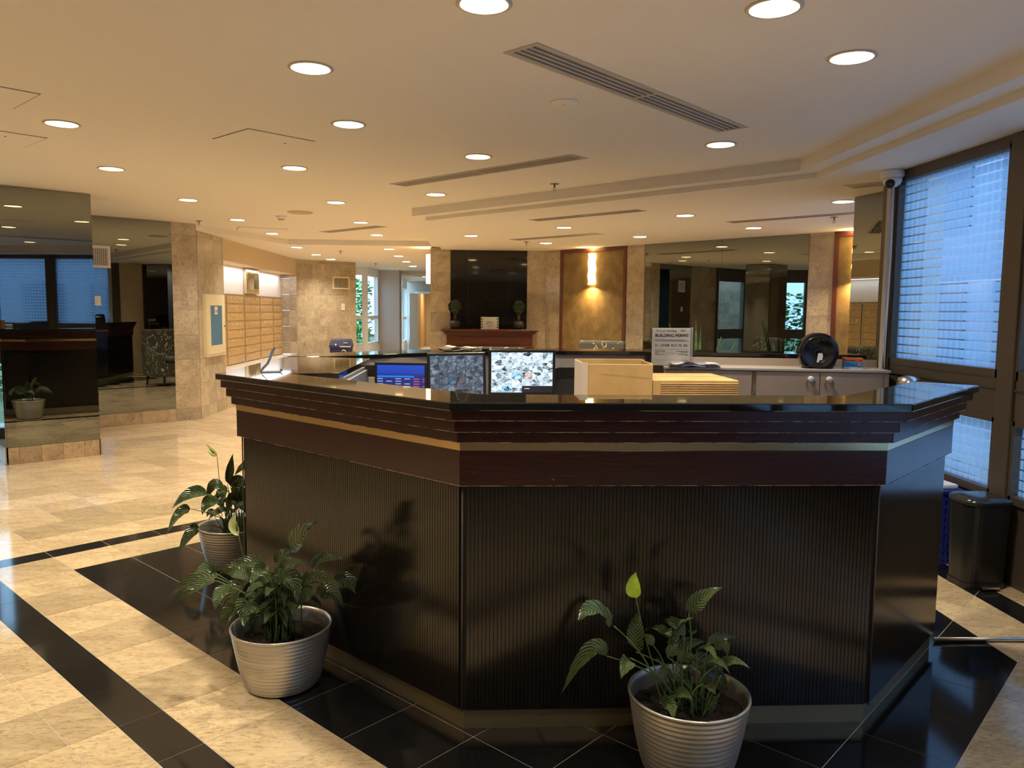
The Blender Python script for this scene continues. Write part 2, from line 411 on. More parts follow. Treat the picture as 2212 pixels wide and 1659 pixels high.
DL_BACK = [(-2.99, 13.38, 'first above the end of the mailbox alcove'), (-3.01, 15.11, 'second above the end of the mailbox alcove'), (-2.97, 16.4, 'touching the far stone wall'), (-1.46, 13.52, 'first in the far column toward the corridor'),
 (-1.46, 15.21, 'second in the far column toward the corridor'), (-1.46, 16.9, 'third in the far column toward the corridor'), (-1.46, 18.62, 'fourth in the far column toward the corridor'), (-1.54, 24.39, 'deep in the corridor beside the sconce')]
DL_OUT = [(-.77, 1.3), (1.1, .5), (-2.6, 3.2), (-2.6, 1.3), (-4.3, 3.2), (-4.3, 5.6), (-4.6, 1.2)]
LR = .093
# slot diffusers: centre, half length, half width, angle, ceiling, label
VENTS = [((.885, 4.14), .985, .098, math.pi / 4, ZC, 'long four-slot linear diffuser crossing the ceiling above the counter'),
 ((.03, 6.47), 1.03, .098, -math.pi / 4, ZC, 'long linear diffuser in the main ceiling behind the first one'),
 ((-1.72, 11.15), .66, .10, -math.pi / 4, ZC, 'far linear diffuser with a bluish sheen left of the soffit corner'),
 ((1.14, 8.18), .70, .085, -math.pi / 4, ZS, 'slim linear diffuser on the soffit nearest its edge'),
 ((1.07, 10.53), .74, .10, -math.pi / 4, ZS, 'slim linear diffuser on the soffit above the fireplace chairs'),
 ((3.3, 8.1), .70, .085, -math.pi / 4, ZS, 'slim linear diffuser on the soffit before the wall mirror'),
 ((3.05, 6.0), .16, .10, -math.pi / 4, ZS, 'short grey diffuser on the soffit beside the dome camera')]
def circ(x, y, r=LR, n=20): return [(x + r * math.cos(2 * math.pi * k / n), y + r * math.sin(2 * math.pi * k / n)) for k in range(n)]
def rect(c, hl, hw, a):
    ca, sa = math.cos(a), math.sin(a)
    return [(c[0] + ca * p * hl - sa * q * hw, c[1] + sa * p * hl + ca * q * hw) for p, q in ((-1, -1), (1, -1), (1, 1), (-1, 1))]
def filled(outer, holes, z, bm):
    es = []
    for loop in [outer] + holes:
        vs_ = [bm.verts.new((p[0], p[1], z)) for p in loop]
        es += [bm.edges.new((vs_[k], vs_[(k + 1) % len(vs_)])) for k in range(len(vs_))]
    bmesh.ops.triangle_fill(bm, use_beauty=True, use_dissolve=False, edges=es, normal=(0, 0, -1))
bm = bmesh.new()
P1 = [(2.37, -3.7), (2.37, 5.69), (-.70, 8.81), (-.70, 12.85)]
P2 = [(2.52, -3.7), (2.52, 5.75), (-.55, 8.87), (-.55, 13.1)]
main_poly = P1 + [(-3.0, 12.85), (-3.73, 10.73), (-4.95, 9.65), (-6.7, 7.9), (-6.7, -3.7)]
hm = [circ(x, y) for x, y, _ in DL_MAIN] + [circ(x, y) for x, y in DL_OUT] + [rect(c, hl - .02, hw - .02, a) for c, hl, hw, a, z, _ in VENTS if z == ZC]
filled(main_poly, hm, ZC, bm)
filled(P2 + [(5.0, 13.1), (5.0, 9.), (3.7, 6.4), (3.1, 5.65), (3.1, -3.7)], [circ(x, y) for x, y, _ in DL_LOW] + [rect(c, hl - .015, hw - .015, a) for c, hl, hw, a, z, _ in VENTS if z == ZS], ZS, bm)
filled(P1 + P2[::-1], [], ZL, bm)
filled([(-3.73, 10.73), (-3.0, 12.85), (-.70, 12.85), (-.70, 36), (-2.38, 36), (-2.38, 21.2), (-2.58, 20.6), (-2.68, 19.22), (-3.9, 19.22), (-3.9, 17.3), (-4.3, 17.), (-4.3, 10.73)], [circ(x, y) for x, y, _ in DL_BACK], ZB, bm)
def fascia(pts, z0, z1):
    for a, b in zip(pts, pts[1:]):
        bm.faces.new([bm.verts.new(p) for p in ((*a, z0), (*b, z0), (*b, z1), (*a, z1))])
fascia(P1, ZL, ZC); fascia(P2, ZS, ZL); fascia([(-.70, 12.85), (-3.0, 12.85), (-3.73, 10.73)], ZB, ZC)
# closed plenum above, so no sky comes through the openings
for z, pl in ((3.05, [(-6.62, -3.8), (3.12, -3.8), (3.12, 5.65), (3.75, 6.35), (5.05, 9.), (5.05, 13.35), (-.5, 13.35), (-.5, 36.), (-2.36, 36.), (-2.36, 21.2), (-2.56, 20.6), (-2.66, 19.25), (-3.92, 19.25), (-3.92, 17.3), (-4.38, 17.), (-4.38, 10.95), (-5.0, 9.7), (-6.62, 8.05)]),):
    bm.faces.new([bm.verts.new((*p, z)) for p in pl])
    for a, b in zip(pl, pl[1:] + pl[:1]): bm.faces.new([bm.verts.new(q) for q in ((*a, 2.5), (*b, 2.5), (*b, z), (*a, z))])
me = bpy.data.meshes.new('ceiling'); bm.to_mesh(me); bm.free(); me.materials.append(CEIL)
ceil = struct(bpy.data.objects.new('ceiling', me)); COL.objects.link(ceil)
# access panels, a hair below the ceiling, with a shadow gap round them
HATCH_GAP = mat('hatch_gap', (.16, .12, .08), .8)
for (c, hl, hw, a) in (((-1.41, 5.40), .245, .235, math.pi / 4), ((-2.75, 4.25), .40, .24, math.pi / 4), ((-3.3, 5.35), .40, .24, math.pi / 4), ((-3.02, 11.35), .33, .25, math.radians(20))):
    b = MB(); r0 = rect((0, 0), hl, hw, a); r1 = rect((0, 0), hl - .008, hw - .008, a)
    b.prism(r0, -.001, -.0004, HATCH_GAP); b.prism(r1, -.004, -.0011, CEIL); b.lathe([(.006, 0), (.006, .003)], BLACK_PL, 8, (hl * .5, hw * .3, -.0075))
    b.build('access_panel', ceil, (c[0], c[1], ZC))

# ---- walls ---------------------------------------------------------------
def wall_box(p, q, z0, z1, th, m, name=None, parent=None, b=None):
    """box along p->q, thickness th to the left of the direction"""
    d = (Vector(q) - Vector(p)).normalized(); n_ = Vector((-d.y, d.x)) * th
    own = b is None
    b = b or MB(); b.prism([tuple(p), tuple(q), (q[0] + n_.x, q[1] + n_.y), (p[0] + n_.x, p[1] + n_.y)], z0, z1, m)
    return b.build(name, parent) if own else b
TM = {}
def wall_tiles(parent, p, q, z0, z1, side, m=WALL_STONE, zc=None, w=.326, t=.012, first=None, name='wall_tile', gap=.002, bond=False):
    """stone tiles on the wall line p->q; side = +1 puts them to the left of it"""
    P, Q = Vector(p), Vector(q); L = (Q - P).length; d = (Q - P) / L; n_ = Vector((-d.y, d.x)) * side
    ang = math.atan2(d.y, d.x)
    zs = [z0] + [z for z in (zc or [.16 + .33 * k for k in range(9)]) if z0 + .02 < z < z1 - .02] + [z1]
    for r_ in range(len(zs) - 1):
        f = first or w
        if bond and r_ % 2: f = f - w / 2 if f > w / 2 + .03 else f + w / 2
        ss = [0.]; s = f
        while s < L - .04: ss.append(s); s += w
        ss.append(L)
        for a, b_ in zip(ss, ss[1:]):
            ww = round(b_ - a - gap, 4); hh = round(zs[r_ + 1] - zs[r_] - gap, 4); key = (ww, hh, t, m.name, name)
            if key not in TM:
                TM[key] = MB().box(-ww / 2, ww / 2, -t / 2, t / 2, -hh / 2, hh / 2, m).mesh(name)
            c = P + d * ((a + b_) / 2) + n_ * (t / 2)
            inst(name, TM[key], parent, (c.x, c.y, (zs[r_] + zs[r_ + 1]) / 2), ang)

# mirrored column at the left
A, Bq = Vector((-4.42, 7.52)), Vector((-3.82, 8.05)); d = (Bq - A).normalized(); bk = Vector((-d.y, d.x)) * .62
w1 = struct(MB().prism([tuple(A + (bk * .03) + d * .02), tuple(Bq + bk * .03 - d * .02), tuple(Bq + bk), tuple(A + bk)], 0, ZC, MIRROR_EDGE).build('wall_mirror_column'))
b = MB(); b.prism([tuple(A + bk * .012), tuple(Bq + bk * .012), tuple(Bq + bk * .028), tuple(A + bk * .028)], .165, ZC - .002, MIRROR); b.build('mirror_panel', w1)
b = MB(); nl = -d * .014; b.prism([tuple(A + bk * .03), tuple(A + bk), tuple(A + bk + nl), tuple(A + bk * .03 + nl)], .165, ZC - .002, MIRROR); b.build('mirror_panel', w1)
b = MB(); b.prism([tuple(Bq + bk * .03), tuple(Bq + bk), tuple(Bq + bk - nl), tuple(Bq + bk * .03 - nl)], .165, ZC - .002, MIRROR); b.build('mirror_panel', w1)
wall_tiles(w1, A + bk * .012, Bq + bk * .012, 0, .163, -1, PLINTH_STONE, first=.09, w=.19)
wall_tiles(w1, A + bk * .012 - d * .012, A + bk, 0, .163, 1, PLINTH_STONE); wall_tiles(w1, Bq + bk * .012 + d * .012, Bq + bk, 0, .163, -1, PLINTH_STONE)

# recessed mirror wall
RB = Vector((-3.73, 10.74)); RA = RB - Vector((math.cos(math.radians(41.6)), math.sin(math.radians(41.6)))) * 1.62; rd = (RB - RA).normalized(); rn = Vector((-rd.y, rd.x))
w2 = struct(wall_box(RA, RB, 0, ZC, .2, PAINT_TAN, 'wall_left_mirror'))
mL = (RB - RA).length - .33
b = MB(); b.prism([tuple(RA), tuple(RA + rd * mL), tuple(RA + rd * mL - rn * .01), tuple(RA - rn * .01)], .165, ZC - .002, MIRROR); b.build('mirror_panel', w2)
wall_tiles(w2, RA, RA + rd * mL, 0, .163, -1, PLINTH_STONE, first=.2)
wall_tiles(w2, RA + rd * mL, RB, 0, ZC, -1, first=.33)
# stone wall with the fire cabinet, mailbox alcove, far stone wall
w3 = struct(MB().box(-4.35, -3.73, 10.75, 11.83, 0, ZC, PAINT_TAN).build('wall_left_stone'))
wall_tiles(w3, (-3.73, 10.74), (-3.73, 11.83), 0, ZB, -1, first=.33)
b = MB()
b.box(-4.25, -3.73, 11.83, 16.7, 0, .52, PAINT_TAN)                        # below the shelf
b.box(-4.25, -4.05, 11.83, 16.7, .52, ZC, PAINT_WHITE)                     # back of the alcove
b.box(-4.05, -3.73, 11.83, 16.7, 2.22, ZC, PAINT_TAN)                      # bulkhead above
w4 = struct(b.build('wall_mail_alcove'))
wall_tiles(w4, (-3.73, 11.84), (-3.73, 16.62), 0, .52, -1, first=.33)
wall_tiles(w4, (-4.05, 16.6), (-3.72, 16.6), .57, 2.22, -1, first=.165, w=.165)
MB().box(-4.05, -3.66, 11.84, 16.6, .52, .565, SHELF_STONE).build('marble_shelf', w4, bevel=.004)
lamp_area('alcove_tube', (-3.9, 14.2, 2.19), .2, 15, (.93, .95, 1.), shape='RECTANGLE', size_y=4.4)
FA, FB = Vector((-3.74, 16.62)), Vector((-2.62, 17.42)); fd = (FB - FA).normalized(); fn = Vector((-fd.y, fd.x))
w5 = struct(wall_box(FA, FB, 0, ZC, .35, PAINT_TAN, 'wall_far_stone'))
wall_tiles(w5, FA, FB, 0, ZB, -1, first=.2, bond=True)

# fireplace wall, its return and the corridor side
w6 = struct(MB().box(-.73, 1.3, 13.01, 13.3, 0, ZC, PAINT_TAN).build('wall_fireplace'))
wall_tiles(w6, (-.73, 13.01), (-.40, 13.01), 0, ZL, -1, first=.33); wall_tiles(w6, (.87, 13.01), (1.19, 13.01), 0, ZS, -1, first=.33)
wall_tiles(w6, (-.40, 13.01), (.87, 13.01), 0, ZS, -1, BLACK_MARBLE, zc=[.45, .83, 1.13, 1.4, 1.7, 2.1], w=.33, first=.29, name='black_wall_tile')
w7 = struct(MB().box(-.72, -.55, 13.012, 36, 0, ZC, PAINT_TAN).build('wall_corridor_side'))
wall_tiles(w7, (-.72, 13.02), (-.72, 14.0), 0, ZB, 1, first=.3)

# oblique wall with lit panel and mirror
OA, OB = Vector((1.19, 13.0)), Vector((4.75, 9.0)); od = (OB - OA).normalized(); on = Vector((-od.y, od.x)); LAB = 4.817
OL = (OB - OA).length
w8 = struct(wall_box(OA, OB, 0, ZC, .25, PAINT_TAN, 'wall_right_oblique'))
def op(s, off=0.): q = OA + od * s * LAB - on * off; return (q.x, q.y)
wall_tiles(w8, op(0), op(.066), 0, ZS, -1, first=.33); wall_tiles(w8, op(.346), op(.413), 0, ZS, -1, first=.33); wall_tiles(w8, op(.933), op(.999), 0, ZS, -1, first=.33)
for s0, s1 in ((.415, .679), (.6795, .932)):
    b = MB(); b.prism([op(s0), op(s1), op(s1, .01), op(s0, .01)], 0., ZS - .002, MIRROR); b.build('mirror_panel', w8)
for s0, s1 in ((.068, .346), (.999, 1.1)):
    b = MB(); b.prism([op(s0 + .008), op(s1 - .008), op(s1 - .008, .012), op(s0 + .008, .012)], .1, ZS - .05, PANEL_B); b.build('wall_panel', w8)
    L_ = (s1 - s0) * LAB
    for a, c, z0, z1 in ((0, .055, 0, ZS - .002), (L_ - .055, L_, 0, ZS - .002), (.055, L_ - .055, ZS - .062, ZS - .002), (.055, L_ - .055, 0, .12)):
        b = MB(); f = lambda s, o_: op(s0 + s / LAB, o_); b.prism([f(a, 0), f(c, 0), f(c, .028), f(a, .028)], z0, z1, FRAME_W); b.build('panel_frame', w8)

# closing walls round to the window
MA, MBp = Vector((3.389, 5.98)), Vector((3.262, 6.64)); md = (MBp - MA).normalized()
b = MB(); b.prism([(3.389, 5.98), (3.262, 6.64), (3.42, 6.66), (3.62, 5.98)], 0, ZS, MIRROR_EDGE)
w9 = struct(b.build('wall_mirror_pier'))
n9 = Vector((-md.y, md.x)) * .011
b = MB(); b.prism([tuple(MA), tuple(MBp), tuple(MBp + n9), tuple(MA + n9)], .12, ZS - .002, MIRROR); b.build('mirror_panel', w9)
struct(wall_box((3.07, 5.62), (3.42, 5.98), 0, ZS, -.2, PAINT_TAN, 'wall_window_return'))

# ---- window wall, x = 2.97 -------------------------------------------------
XW = 2.97
b = MB()
b.box(XW + .03, XW + .14, -3.7, 5.62, 0, .46, BRONZE)
b.box(XW, XW + .12, -3.7, 5.62, 2.455, ZS, BRONZE); b.box(XW + .02, XW + .14, -3.7, 5.62, 2.47, 3.0, BRONZE)
w10 = struct(b.build('wall_window_side'))
y1 = 5.44; k = 1
WB = []
while y1 > -3.5:
    y0 = y1 - 1.165; WB.append((y0, y1)); y1 = y0 - .155
for i, (y0, y1) in enumerate(WB):
    w = MB(); F = .045
    for (za, zb) in ((.46, .92), (1.15, 2.455)):
        w.box(XW, XW + .09, y0, y1, za, za + F, BRONZE); w.box(XW, XW + .09, y0, y1, zb - F * .6, zb, BRONZE)
        w.box(XW, XW + .09, y0 - .01, y0 + F * .4, za, zb, BRONZE); w.box(XW, XW + .09, y1 - F * .4, y1 + .01, za, zb, BRONZE)
    w.box(XW + .005, XW + .10, y0, y1, .92, 1.15, BRONZE); w.box(XW - .006, XW + .01, y0, y1, 1.085, 1.092, MIRROR_EDGE)
    w.box(XW + .015, XW + .10, y0, y1, 0, .46, BRONZE)
    wo = struct(w.build('window_%d' % (i + 1)))
    for (za, zb) in ((.50, .895), (1.19, 2.43)):
        MB().box(XW + .045, XW + .051, y0 + .012, y1 - .012, za - .003, zb + .003, FILM).build('pane', wo)
    m_ = struct(MB().box(XW - .012, XW + .14, y0 - .145, y0 - .01, 0, ZS, BRONZE).build('trim_%d' % (i + 1), bevel=.006))
struct(MB().box(XW - .01, XW + .1, 5.45, 5.62, 0, ZS, BRONZE).build('trim_20', bevel=.006))
struct(MB().box(XW + .09, XW + .15, 5.50, 5.60, 0, ZS, BRONZE).build('trim_21'))

P_, Q_ = Vector((3.44, 6.63)), Vector((4.86, 9.02)); d_ = (Q_ - P_).normalized(); L_ = (Q_ - P_).length; n_ = Vector((d_.y, -d_.x))
def ob(b, a, c, z0, z1, t0, t1, m): b.prism([tuple(P_ + d_ * a + n_ * t0), tuple(P_ + d_ * c + n_ * t0), tuple(P_ + d_ * c + n_ * t1), tuple(P_ + d_ * a + n_ * t1)], z0, z1, m); return b
for k in range(2):
    a, c = k * L_ / 2, (k + 1) * L_ / 2; w = MB()
    for z0, z1 in ((0, .5), (.89, 1.19), (2.43, ZC)): ob(w, a, c, z0, z1, 0, .1, BRONZE)
    for x in (a, c - .06): ob(w, x, x + .06, .5, .89, 0, .1, BRONZE); ob(w, x, x + .06, 1.19, 2.43, 0, .1, BRONZE)
    wo = struct(w.build('window_%d' % (24 + k)))
    for z0, z1 in ((.5, .89), (1.19, 2.43)): ob(MB(), a + .06, c - .06, z0, z1, .045, .05, FILM).build('pane', wo)

# ---- far end: bay windows, pier, second window, end wall with door -----------
def bay(name, p, q, z0, z1, mid):
    P, Q = Vector(p), Vector(q); d = (Q - P).normalized(); L = (Q - P).length
    b = MB(); f = .075
    def seg(a, c, za, zb, t0=-.05, t1=.05, m=PAINT_WHITE):
        nn = Vector((-d.y, d.x)); A_, C_ = P + d * a, P + d * c
        b.prism([tuple(A_ + nn * t0), tuple(C_ + nn * t0), tuple(C_ + nn * t1), tuple(A_ + nn * t1)], za, zb, m)
    seg(0, L, 0, z0, -.08, .08); seg(0, L, z1, ZB, -.06, .06)
    seg(0, f, z0, z1); seg(L - f, L, z0, z1); seg(f, L - f, z0, z0 + f); seg(f, L - f, z1 - f, z1); seg(f, L - f, mid - .04, mid + .04)
    o = struct(b.build(name)); b2 = b = MB(); seg(f, L - f, z0 + f, mid - .04, -.004, .004, GLASS); seg(f, L - f, mid + .04, z1 - f, -.004, .004, GLASS); b.build('pane', o)
    return o
bay('window_30', (-3.9, 19.2), (-2.66, 19.2), .62, 2.42, 1.32)
bay('window_31', (-2.66, 19.2), (-2.56, 20.6), .62, 2.42, 1.32)
bay('window_32', (-2.34, 25.0), (-2.42, 27.6), .42, 2.3, 1.25)
struct(MB().box(-3.9, -3.8, 17.3, 19.2, 0, ZC, PAINT_TAN).build('wall_far_left'))
struct(MB().box(-2.565, -1.965, 20.6, 21.2, 0, ZC, PAINT_GREY).build('wall_grey_pier'))
struct(MB().prism([(-2.5, 21.2), (-2.36, 21.2), (-2.36, 24.9), (-2.5, 24.9)], 0, ZC, PAINT_WHITE).build('wall_corridor_left'))
b = MB(); b.box(-2.6, -2.06, 28, 28.15, 0, ZC, PAINT_GREY); b.box(-1.15, -.6, 28, 28.15, 0, ZC, PAINT_GREY); b.box(-2.06, -1.15, 28, 28.15, 2.13, ZC, PAINT_GREY)
w11 = struct(b.build('wall_end'))
b = MB(); b.box(-2.10, -2.02, 27.95, 28.2, 0, 2.17, PAINT_WHITE); b.box(-1.15, -1.07, 27.95, 28.2, 0, 2.17, PAINT_WHITE); b.box(-2.02, -1.15, 27.95, 28.2, 2.1, 2.17, PAINT_WHITE)
d1 = struct(b.build('door_1'))
MB().prism([(-2.02, 28.0), (-2.06, 27.98), (-2.29, 27.25), (-2.25, 27.24)], .02, 2.1, PAINT_WHITE).build('door_leaf', d1)
b = MB().lathe([(.02, 0), (.02, .06)], CHROME, 10, (-2.25, 27.32, 1.0)); b.build('door_handle', d1)
b = MB(); b.box(-2.3, -2.1, 28.15, 34, 0, ZC, PAINT_TAN); b.box(-2.3, -.6, 33.8, 34, 0, ZC, PAINT_TAN)
w12 = struct(b.build('wall_corridor_beyond'))
for k in range(26): MB().box(-2.1, -2.07, 28.3 + k * .2, 28.44 + k * .2, .1, ZB, SLATW).build('wood_slat', w12)
lamp_area('corridor_beyond', (-1.4, 31, 2.45), .5, 60, (1, .8, .5))
for k in range(6):
    o = MB().box(-.11, .11, -.055, .055, -.006, .0, BLACK_PL).build('grille', ceil, (-1.95 + .13 * k, 21.6 + k * 1.0, ZB - .001))

# ---- west glazing that the mirrors show, and the rest of the shell -------------
def glazed(name, p, q, door=False):
    P, Q = Vector(p), Vector(q); d = (Q - P).normalized(); L = (Q - P).length; nn = Vector((-d.y, d.x)); b = MB()
    def seg(bb, a, c, za, zb, t0=-.05, t1=.05, m=BRONZE):
        A_, C_ = P + d * a, P + d * c; bb.prism([tuple(A_ + nn * t0), tuple(C_ + nn * t0), tuple(C_ + nn * t1), tuple(A_ + nn * t1)], za, zb, m)
    seg(b, 0, L, 0, .12); seg(b, 0, L, 2.3, ZC, -.05, .05); seg(b, 0, .06, .12, 2.3); seg(b, L - .06, L, .12, 2.3); seg(b, .06, L - .06, .86, 1.10)
    o = struct(b.build(name)); g = MB(); seg(g, .06, L - .06, .12, .86, -.004, .004, GLASS); seg(g, .06, L - .06, 1.10, 2.3, -.004, .004, GLASS); g.build('pane', o)
glazed('window_40', (-6.5, 8.06), (-5.66, 8.92))
w14 = struct(wall_box((-5.66, 8.92), (-4.95, 9.65), 0, ZC, .2, PAINT_TAN, 'wall_west_stone')); wall_tiles(w14, (-5.66, 8.92), (-4.95, 9.65), 0, ZC, -1)
glazed('window_42', (-6.5, 6.45), (-6.5, 7.25)); glazed('window_45', (-6.5, 7.25), (-6.5, 8.06));
w13 = struct(MB().box(-6.75, -6.5, 1.9, 6.45, 0, ZC, PAINT_TAN).build('wall_west')); wall_tiles(w13, (-6.5, 1.9), (-6.5, 6.45), 0, ZC, -1)
struct(MB().box(-6.75, -6.5, -3.7, 1.9, 0, ZC, PAINT_TAN).build('wall_west_front'))
struct(MB().box(-6.75, 3.1, -3.9, -3.7, 0, ZC, DARKWALL).build('wall_south'))

# ---- outdoors --------------------------------------------------------------
CONC = mat('pale_concrete', (.60, .66, .72), .8); PAVE = mat('pavement', (.42, .44, .46), .9); FAC = mat('blue_grey_facade', (.33, .38, .47), .6)
GRASS = noisy('grass', (.10, .14, .05), (.20, .24, .12), 9, .9)
HEDGE = noisy('hedge_foliage', (.02, .10, .02), (.16, .42, .08), 11, .8, .6)
struct(MB().box(3.2, 30, -12, 30, -.3, -.02, PAVE).build('ground_east'))
struct(MB().box(-40, -6.8, -14, 45, -.3, -.02, GRASS).build('ground_west'))
struct(MB().box(-6.8, -3.95, 17.5, 45, -.3, -.02, GRASS).build('ground_north'))
o = MB().box(4.6, 5.15, 5.9, 6.5, -.02, 2.35, CONC).build('porch_column'); tag(o, 'pale square column outside behind the frosted window film', 'column')
o = MB().box(7.5, 12, -2, 14, -.02, 7, FAC).build('neighbouring_building')
gm = MB().box(-.02, .02, -.55, .55, -.7, .7, mat('far_window_glass', (.10, .14, .20), .1)).mesh('window')
for i in range(8):
    for j in range(3): inst('window', gm, o, (7.485, -.45 + i * 1.8, 1.4 + j * 2.1))
tag(o, 'blue grey building across the way beyond the frosted window', 'building')
o = struct(MB().box(-8.4, -8.1, 7.1, 8.6, -.02, 2.6, CONC).build('wall_vestibule')); wall_tiles(o, (-8.1, 7.1), (-8.1, 8.6), 0, 2.6, -1)
def hedge(x0, x1, y0, y1, h, label):
    me = bpy.data.meshes.new('hedge'); bm = bmesh.new()
    rr = random.Random(int(x0 * 10 + y0))
    for _ in range(int(700 * max(x1 - x0, 1) * max(y1 - y0, 1) ** .9)):
        c = Vector((rr.uniform(x0, x1), rr.uniform(y0, y1), rr.uniform(.05, h) ** 1.0)); s = rr.uniform(.035, .08)
        R = Matrix.Rotation(rr.uniform(0, 6.28), 3, 'Z') @ Matrix.Rotation(rr.uniform(-1.2, 1.2), 3, 'X')
        bm.faces.new([bm.verts.new(c + R @ Vector(q) * s) for q in ((-1, -.6, 0), (1, -.6, .2), (1.1, .6, 0), (-.8, .7, .1))])
    bm.to_mesh(me); bm.free(); me.materials.append(HEDGE); o = bpy.data.objects.new('hedge', me); COL.objects.link(o); tag(o, label, 'hedge')
hedge(-10.6, -9.4, 1.5, 12.5, 2.1, 'green hedge outside the left glazing, seen in the mirrors')
hedge(-4.6, -3.2, 22., 25., 2.4, 'leafy green shrub outside the far bay window')

# ============================================================ RECEPTION DESK
DP = [(2.099, 3.287), (1.458, 2.646), (-.048, 2.646), (-1.128, 3.726), (-1.128, 5.33), (-.42, 6.03), (.62, 6.33), (1.4, 6.33), (2.9, 6.0)]
desk = thing('reception_desk', 'large dark mahogany and black reeded faceted reception desk with brass strip and black stone top', 'reception desk')
def seg_prism(i, do, di, z0, z1, m, ext0=0., ext1=0., b=None):
    O, I = offset(DP, do), offset(DP, di)
    a0, a1, c1, c0 = Vector(O[i]), Vector(O[i + 1]), Vector(I[i + 1]), Vector(I[i])
    t = (Vector(DP[i + 1]) - Vector(DP[i])).normalized()
    if ext0: a0 -= t * ext0; c0 -= t * ext0
    if ext1: a1 += t * ext1; c1 += t * ext1
    b = b or MB(); return b.prism([tuple(a0), tuple(a1), tuple(c1), tuple(c0)], z0, z1, m)
O, I = offset(DP, .0835), offset(DP, -.18)
ev = Vector((S2, S2)) * .045
top = [(O[0][0] + ev.x, O[0][1] + ev.y), O[1], O[2], O[3], (O[4][0], 5.03), (-.95, 5.03), (-.65, 4.90), (-.65, 3.775), (-.873, 3.712), I[2], I[1], (I[0][0] + ev.x, I[0][1] + ev.y)]
def fill_slab(pts, z0, z1, m, name, parent, bevel=.004):
    bm = bmesh.new(); rings = []
    for z in (z0, z1):
        vs_ = [bm.verts.new((*p, z)) for p in pts]; rings.append(vs_)
        es = [bm.edges.new((vs_[k], vs_[(k + 1) % len(vs_)])) for k in range(len(vs_))]
        bmesh.ops.triangle_fill(bm, use_beauty=True, edges=es)
    for k in range(len(pts)): j = (k + 1) % len(pts); bm.faces.new((rings[0][k], rings[0][j], rings[1][j], rings[1][k]))
    bmesh.ops.dissolve_limit(bm, angle_limit=.01, verts=bm.verts, edges=bm.edges)
    bmesh.ops.recalc_face_normals(bm, faces=bm.faces)
    me = bpy.data.meshes.new(name); bm.to_mesh(me); bm.free(); me.materials.append(m)
    o = bpy.data.objects.new(name, me); COL.objects.link(o); o.parent = parent
    if bevel: d = o.modifiers.new('bevel', 'BEVEL'); d.width = bevel; d.segments = 2; d.limit_method = 'ANGLE'
    return o
fill_slab(top, 1.169, 1.198, COUNTER, 'countertop', desk)
rear = [(-1.0, 5.08), (-.79, 5.26), (-.52, 5.50), (-.22, 5.71), (.65, 6.02), (1.34, 6.02), (2.46, 5.77), (2.92, 5.66), (2.92, 6.08), (1.4, 6.41), (.6, 6.41), (-.46, 6.10), (-1.21, 5.36), (-1.21, 5.08)]
fill_slab(rear, 1.169, 1.198, COUNTER, 'rear_countertop', desk)
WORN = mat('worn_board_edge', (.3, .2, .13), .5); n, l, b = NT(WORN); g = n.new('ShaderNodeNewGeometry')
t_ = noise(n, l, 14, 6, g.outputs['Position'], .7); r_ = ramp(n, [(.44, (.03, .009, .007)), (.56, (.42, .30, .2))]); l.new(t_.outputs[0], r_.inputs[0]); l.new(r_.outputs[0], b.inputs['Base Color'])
SLABS = ((1.1325, 1.169, .062), (1.0906, 1.1325, .041), (1.052, 1.0906, .020))
for i in range(len(DP) - 1):
    e0 = .035 if i == 0 else 0
    e1 = 0
    for z0, z1, of in SLABS: seg_prism(i, of, -.10, z0 + .0007, z1, MAHOG, e0 * (of / .06 + .3), e1).build('cornice_board', desk, bevel=.0015)
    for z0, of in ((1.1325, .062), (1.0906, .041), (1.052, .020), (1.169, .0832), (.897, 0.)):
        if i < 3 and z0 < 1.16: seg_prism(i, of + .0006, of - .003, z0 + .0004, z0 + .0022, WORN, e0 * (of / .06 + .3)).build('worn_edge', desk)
    seg_prism(i, .001, -.10, 1.0225, 1.0515, BRASS, e0 * .3, e1).build('brass_strip', desk)['label'] = 'polished brass strip'
    seg_prism(i, 0., -.10, .897, 1.022, MAHOG, e0 * .3, e1).build('fascia_board', desk, bevel=.002)
    # reeded panel: backing plus upright reeds
    b = MB(); seg_prism(i, -.030, -.12, .075, .896, REED_D, 0, e1, b)
    Pn = offset(DP, -.030); P, Q = Vector(Pn[i]), Vector(Pn[i + 1]); t = (Q - P).normalized(); n_ = Vector((-t.y, t.x))
    if e1: Q = Q + t * e1
    L = (Q - P).length; pitch = .0139; k = int((L - .016) / pitch); s0 = (L - k * pitch) / 2
    for j in range(k):
        a, c = P + t * (s0 + j * pitch + .0010), P + t * (s0 + (j + 1) * pitch - .0010)
        b.prism([tuple(a), tuple(a + n_ * .007), tuple(c + n_ * .007), tuple(c)], .0755, .8955, REED)
    b.build('reeded_panel', desk)
    seg_prism(i, -.040, -.14, .0, .074, BRASS_DULL, 0, e1).build('baseboard', desk)['label'] = 'dull bronze metal baseboard'
    # inner laminate carcass
    seg_prism(i, -.10, -.17, .0, 1.168, LAMINATE, 0, e1).build('inner_panel', desk)
for i in (1, 2, 3):
    c = offset(DP, -.022)[i]; MB().lathe([(.0035, .075), (.0035, .896)], BEAD, 8, (*c, 0)).build('corner_bead', desk)
# right end closing panel with reeding
P, Q = Vector(offset(DP, -.025)[0]), Vector(offset(DP, -.17)[0]); t = (Q - P).normalized(); n_ = Vector((S2, S2)); b = MB()
b.prism([tuple(P), tuple(Q), tuple(Q + n_ * .012), tuple(P + n_ * .012)], .075, .896, REED); b.build('end_panel', desk)
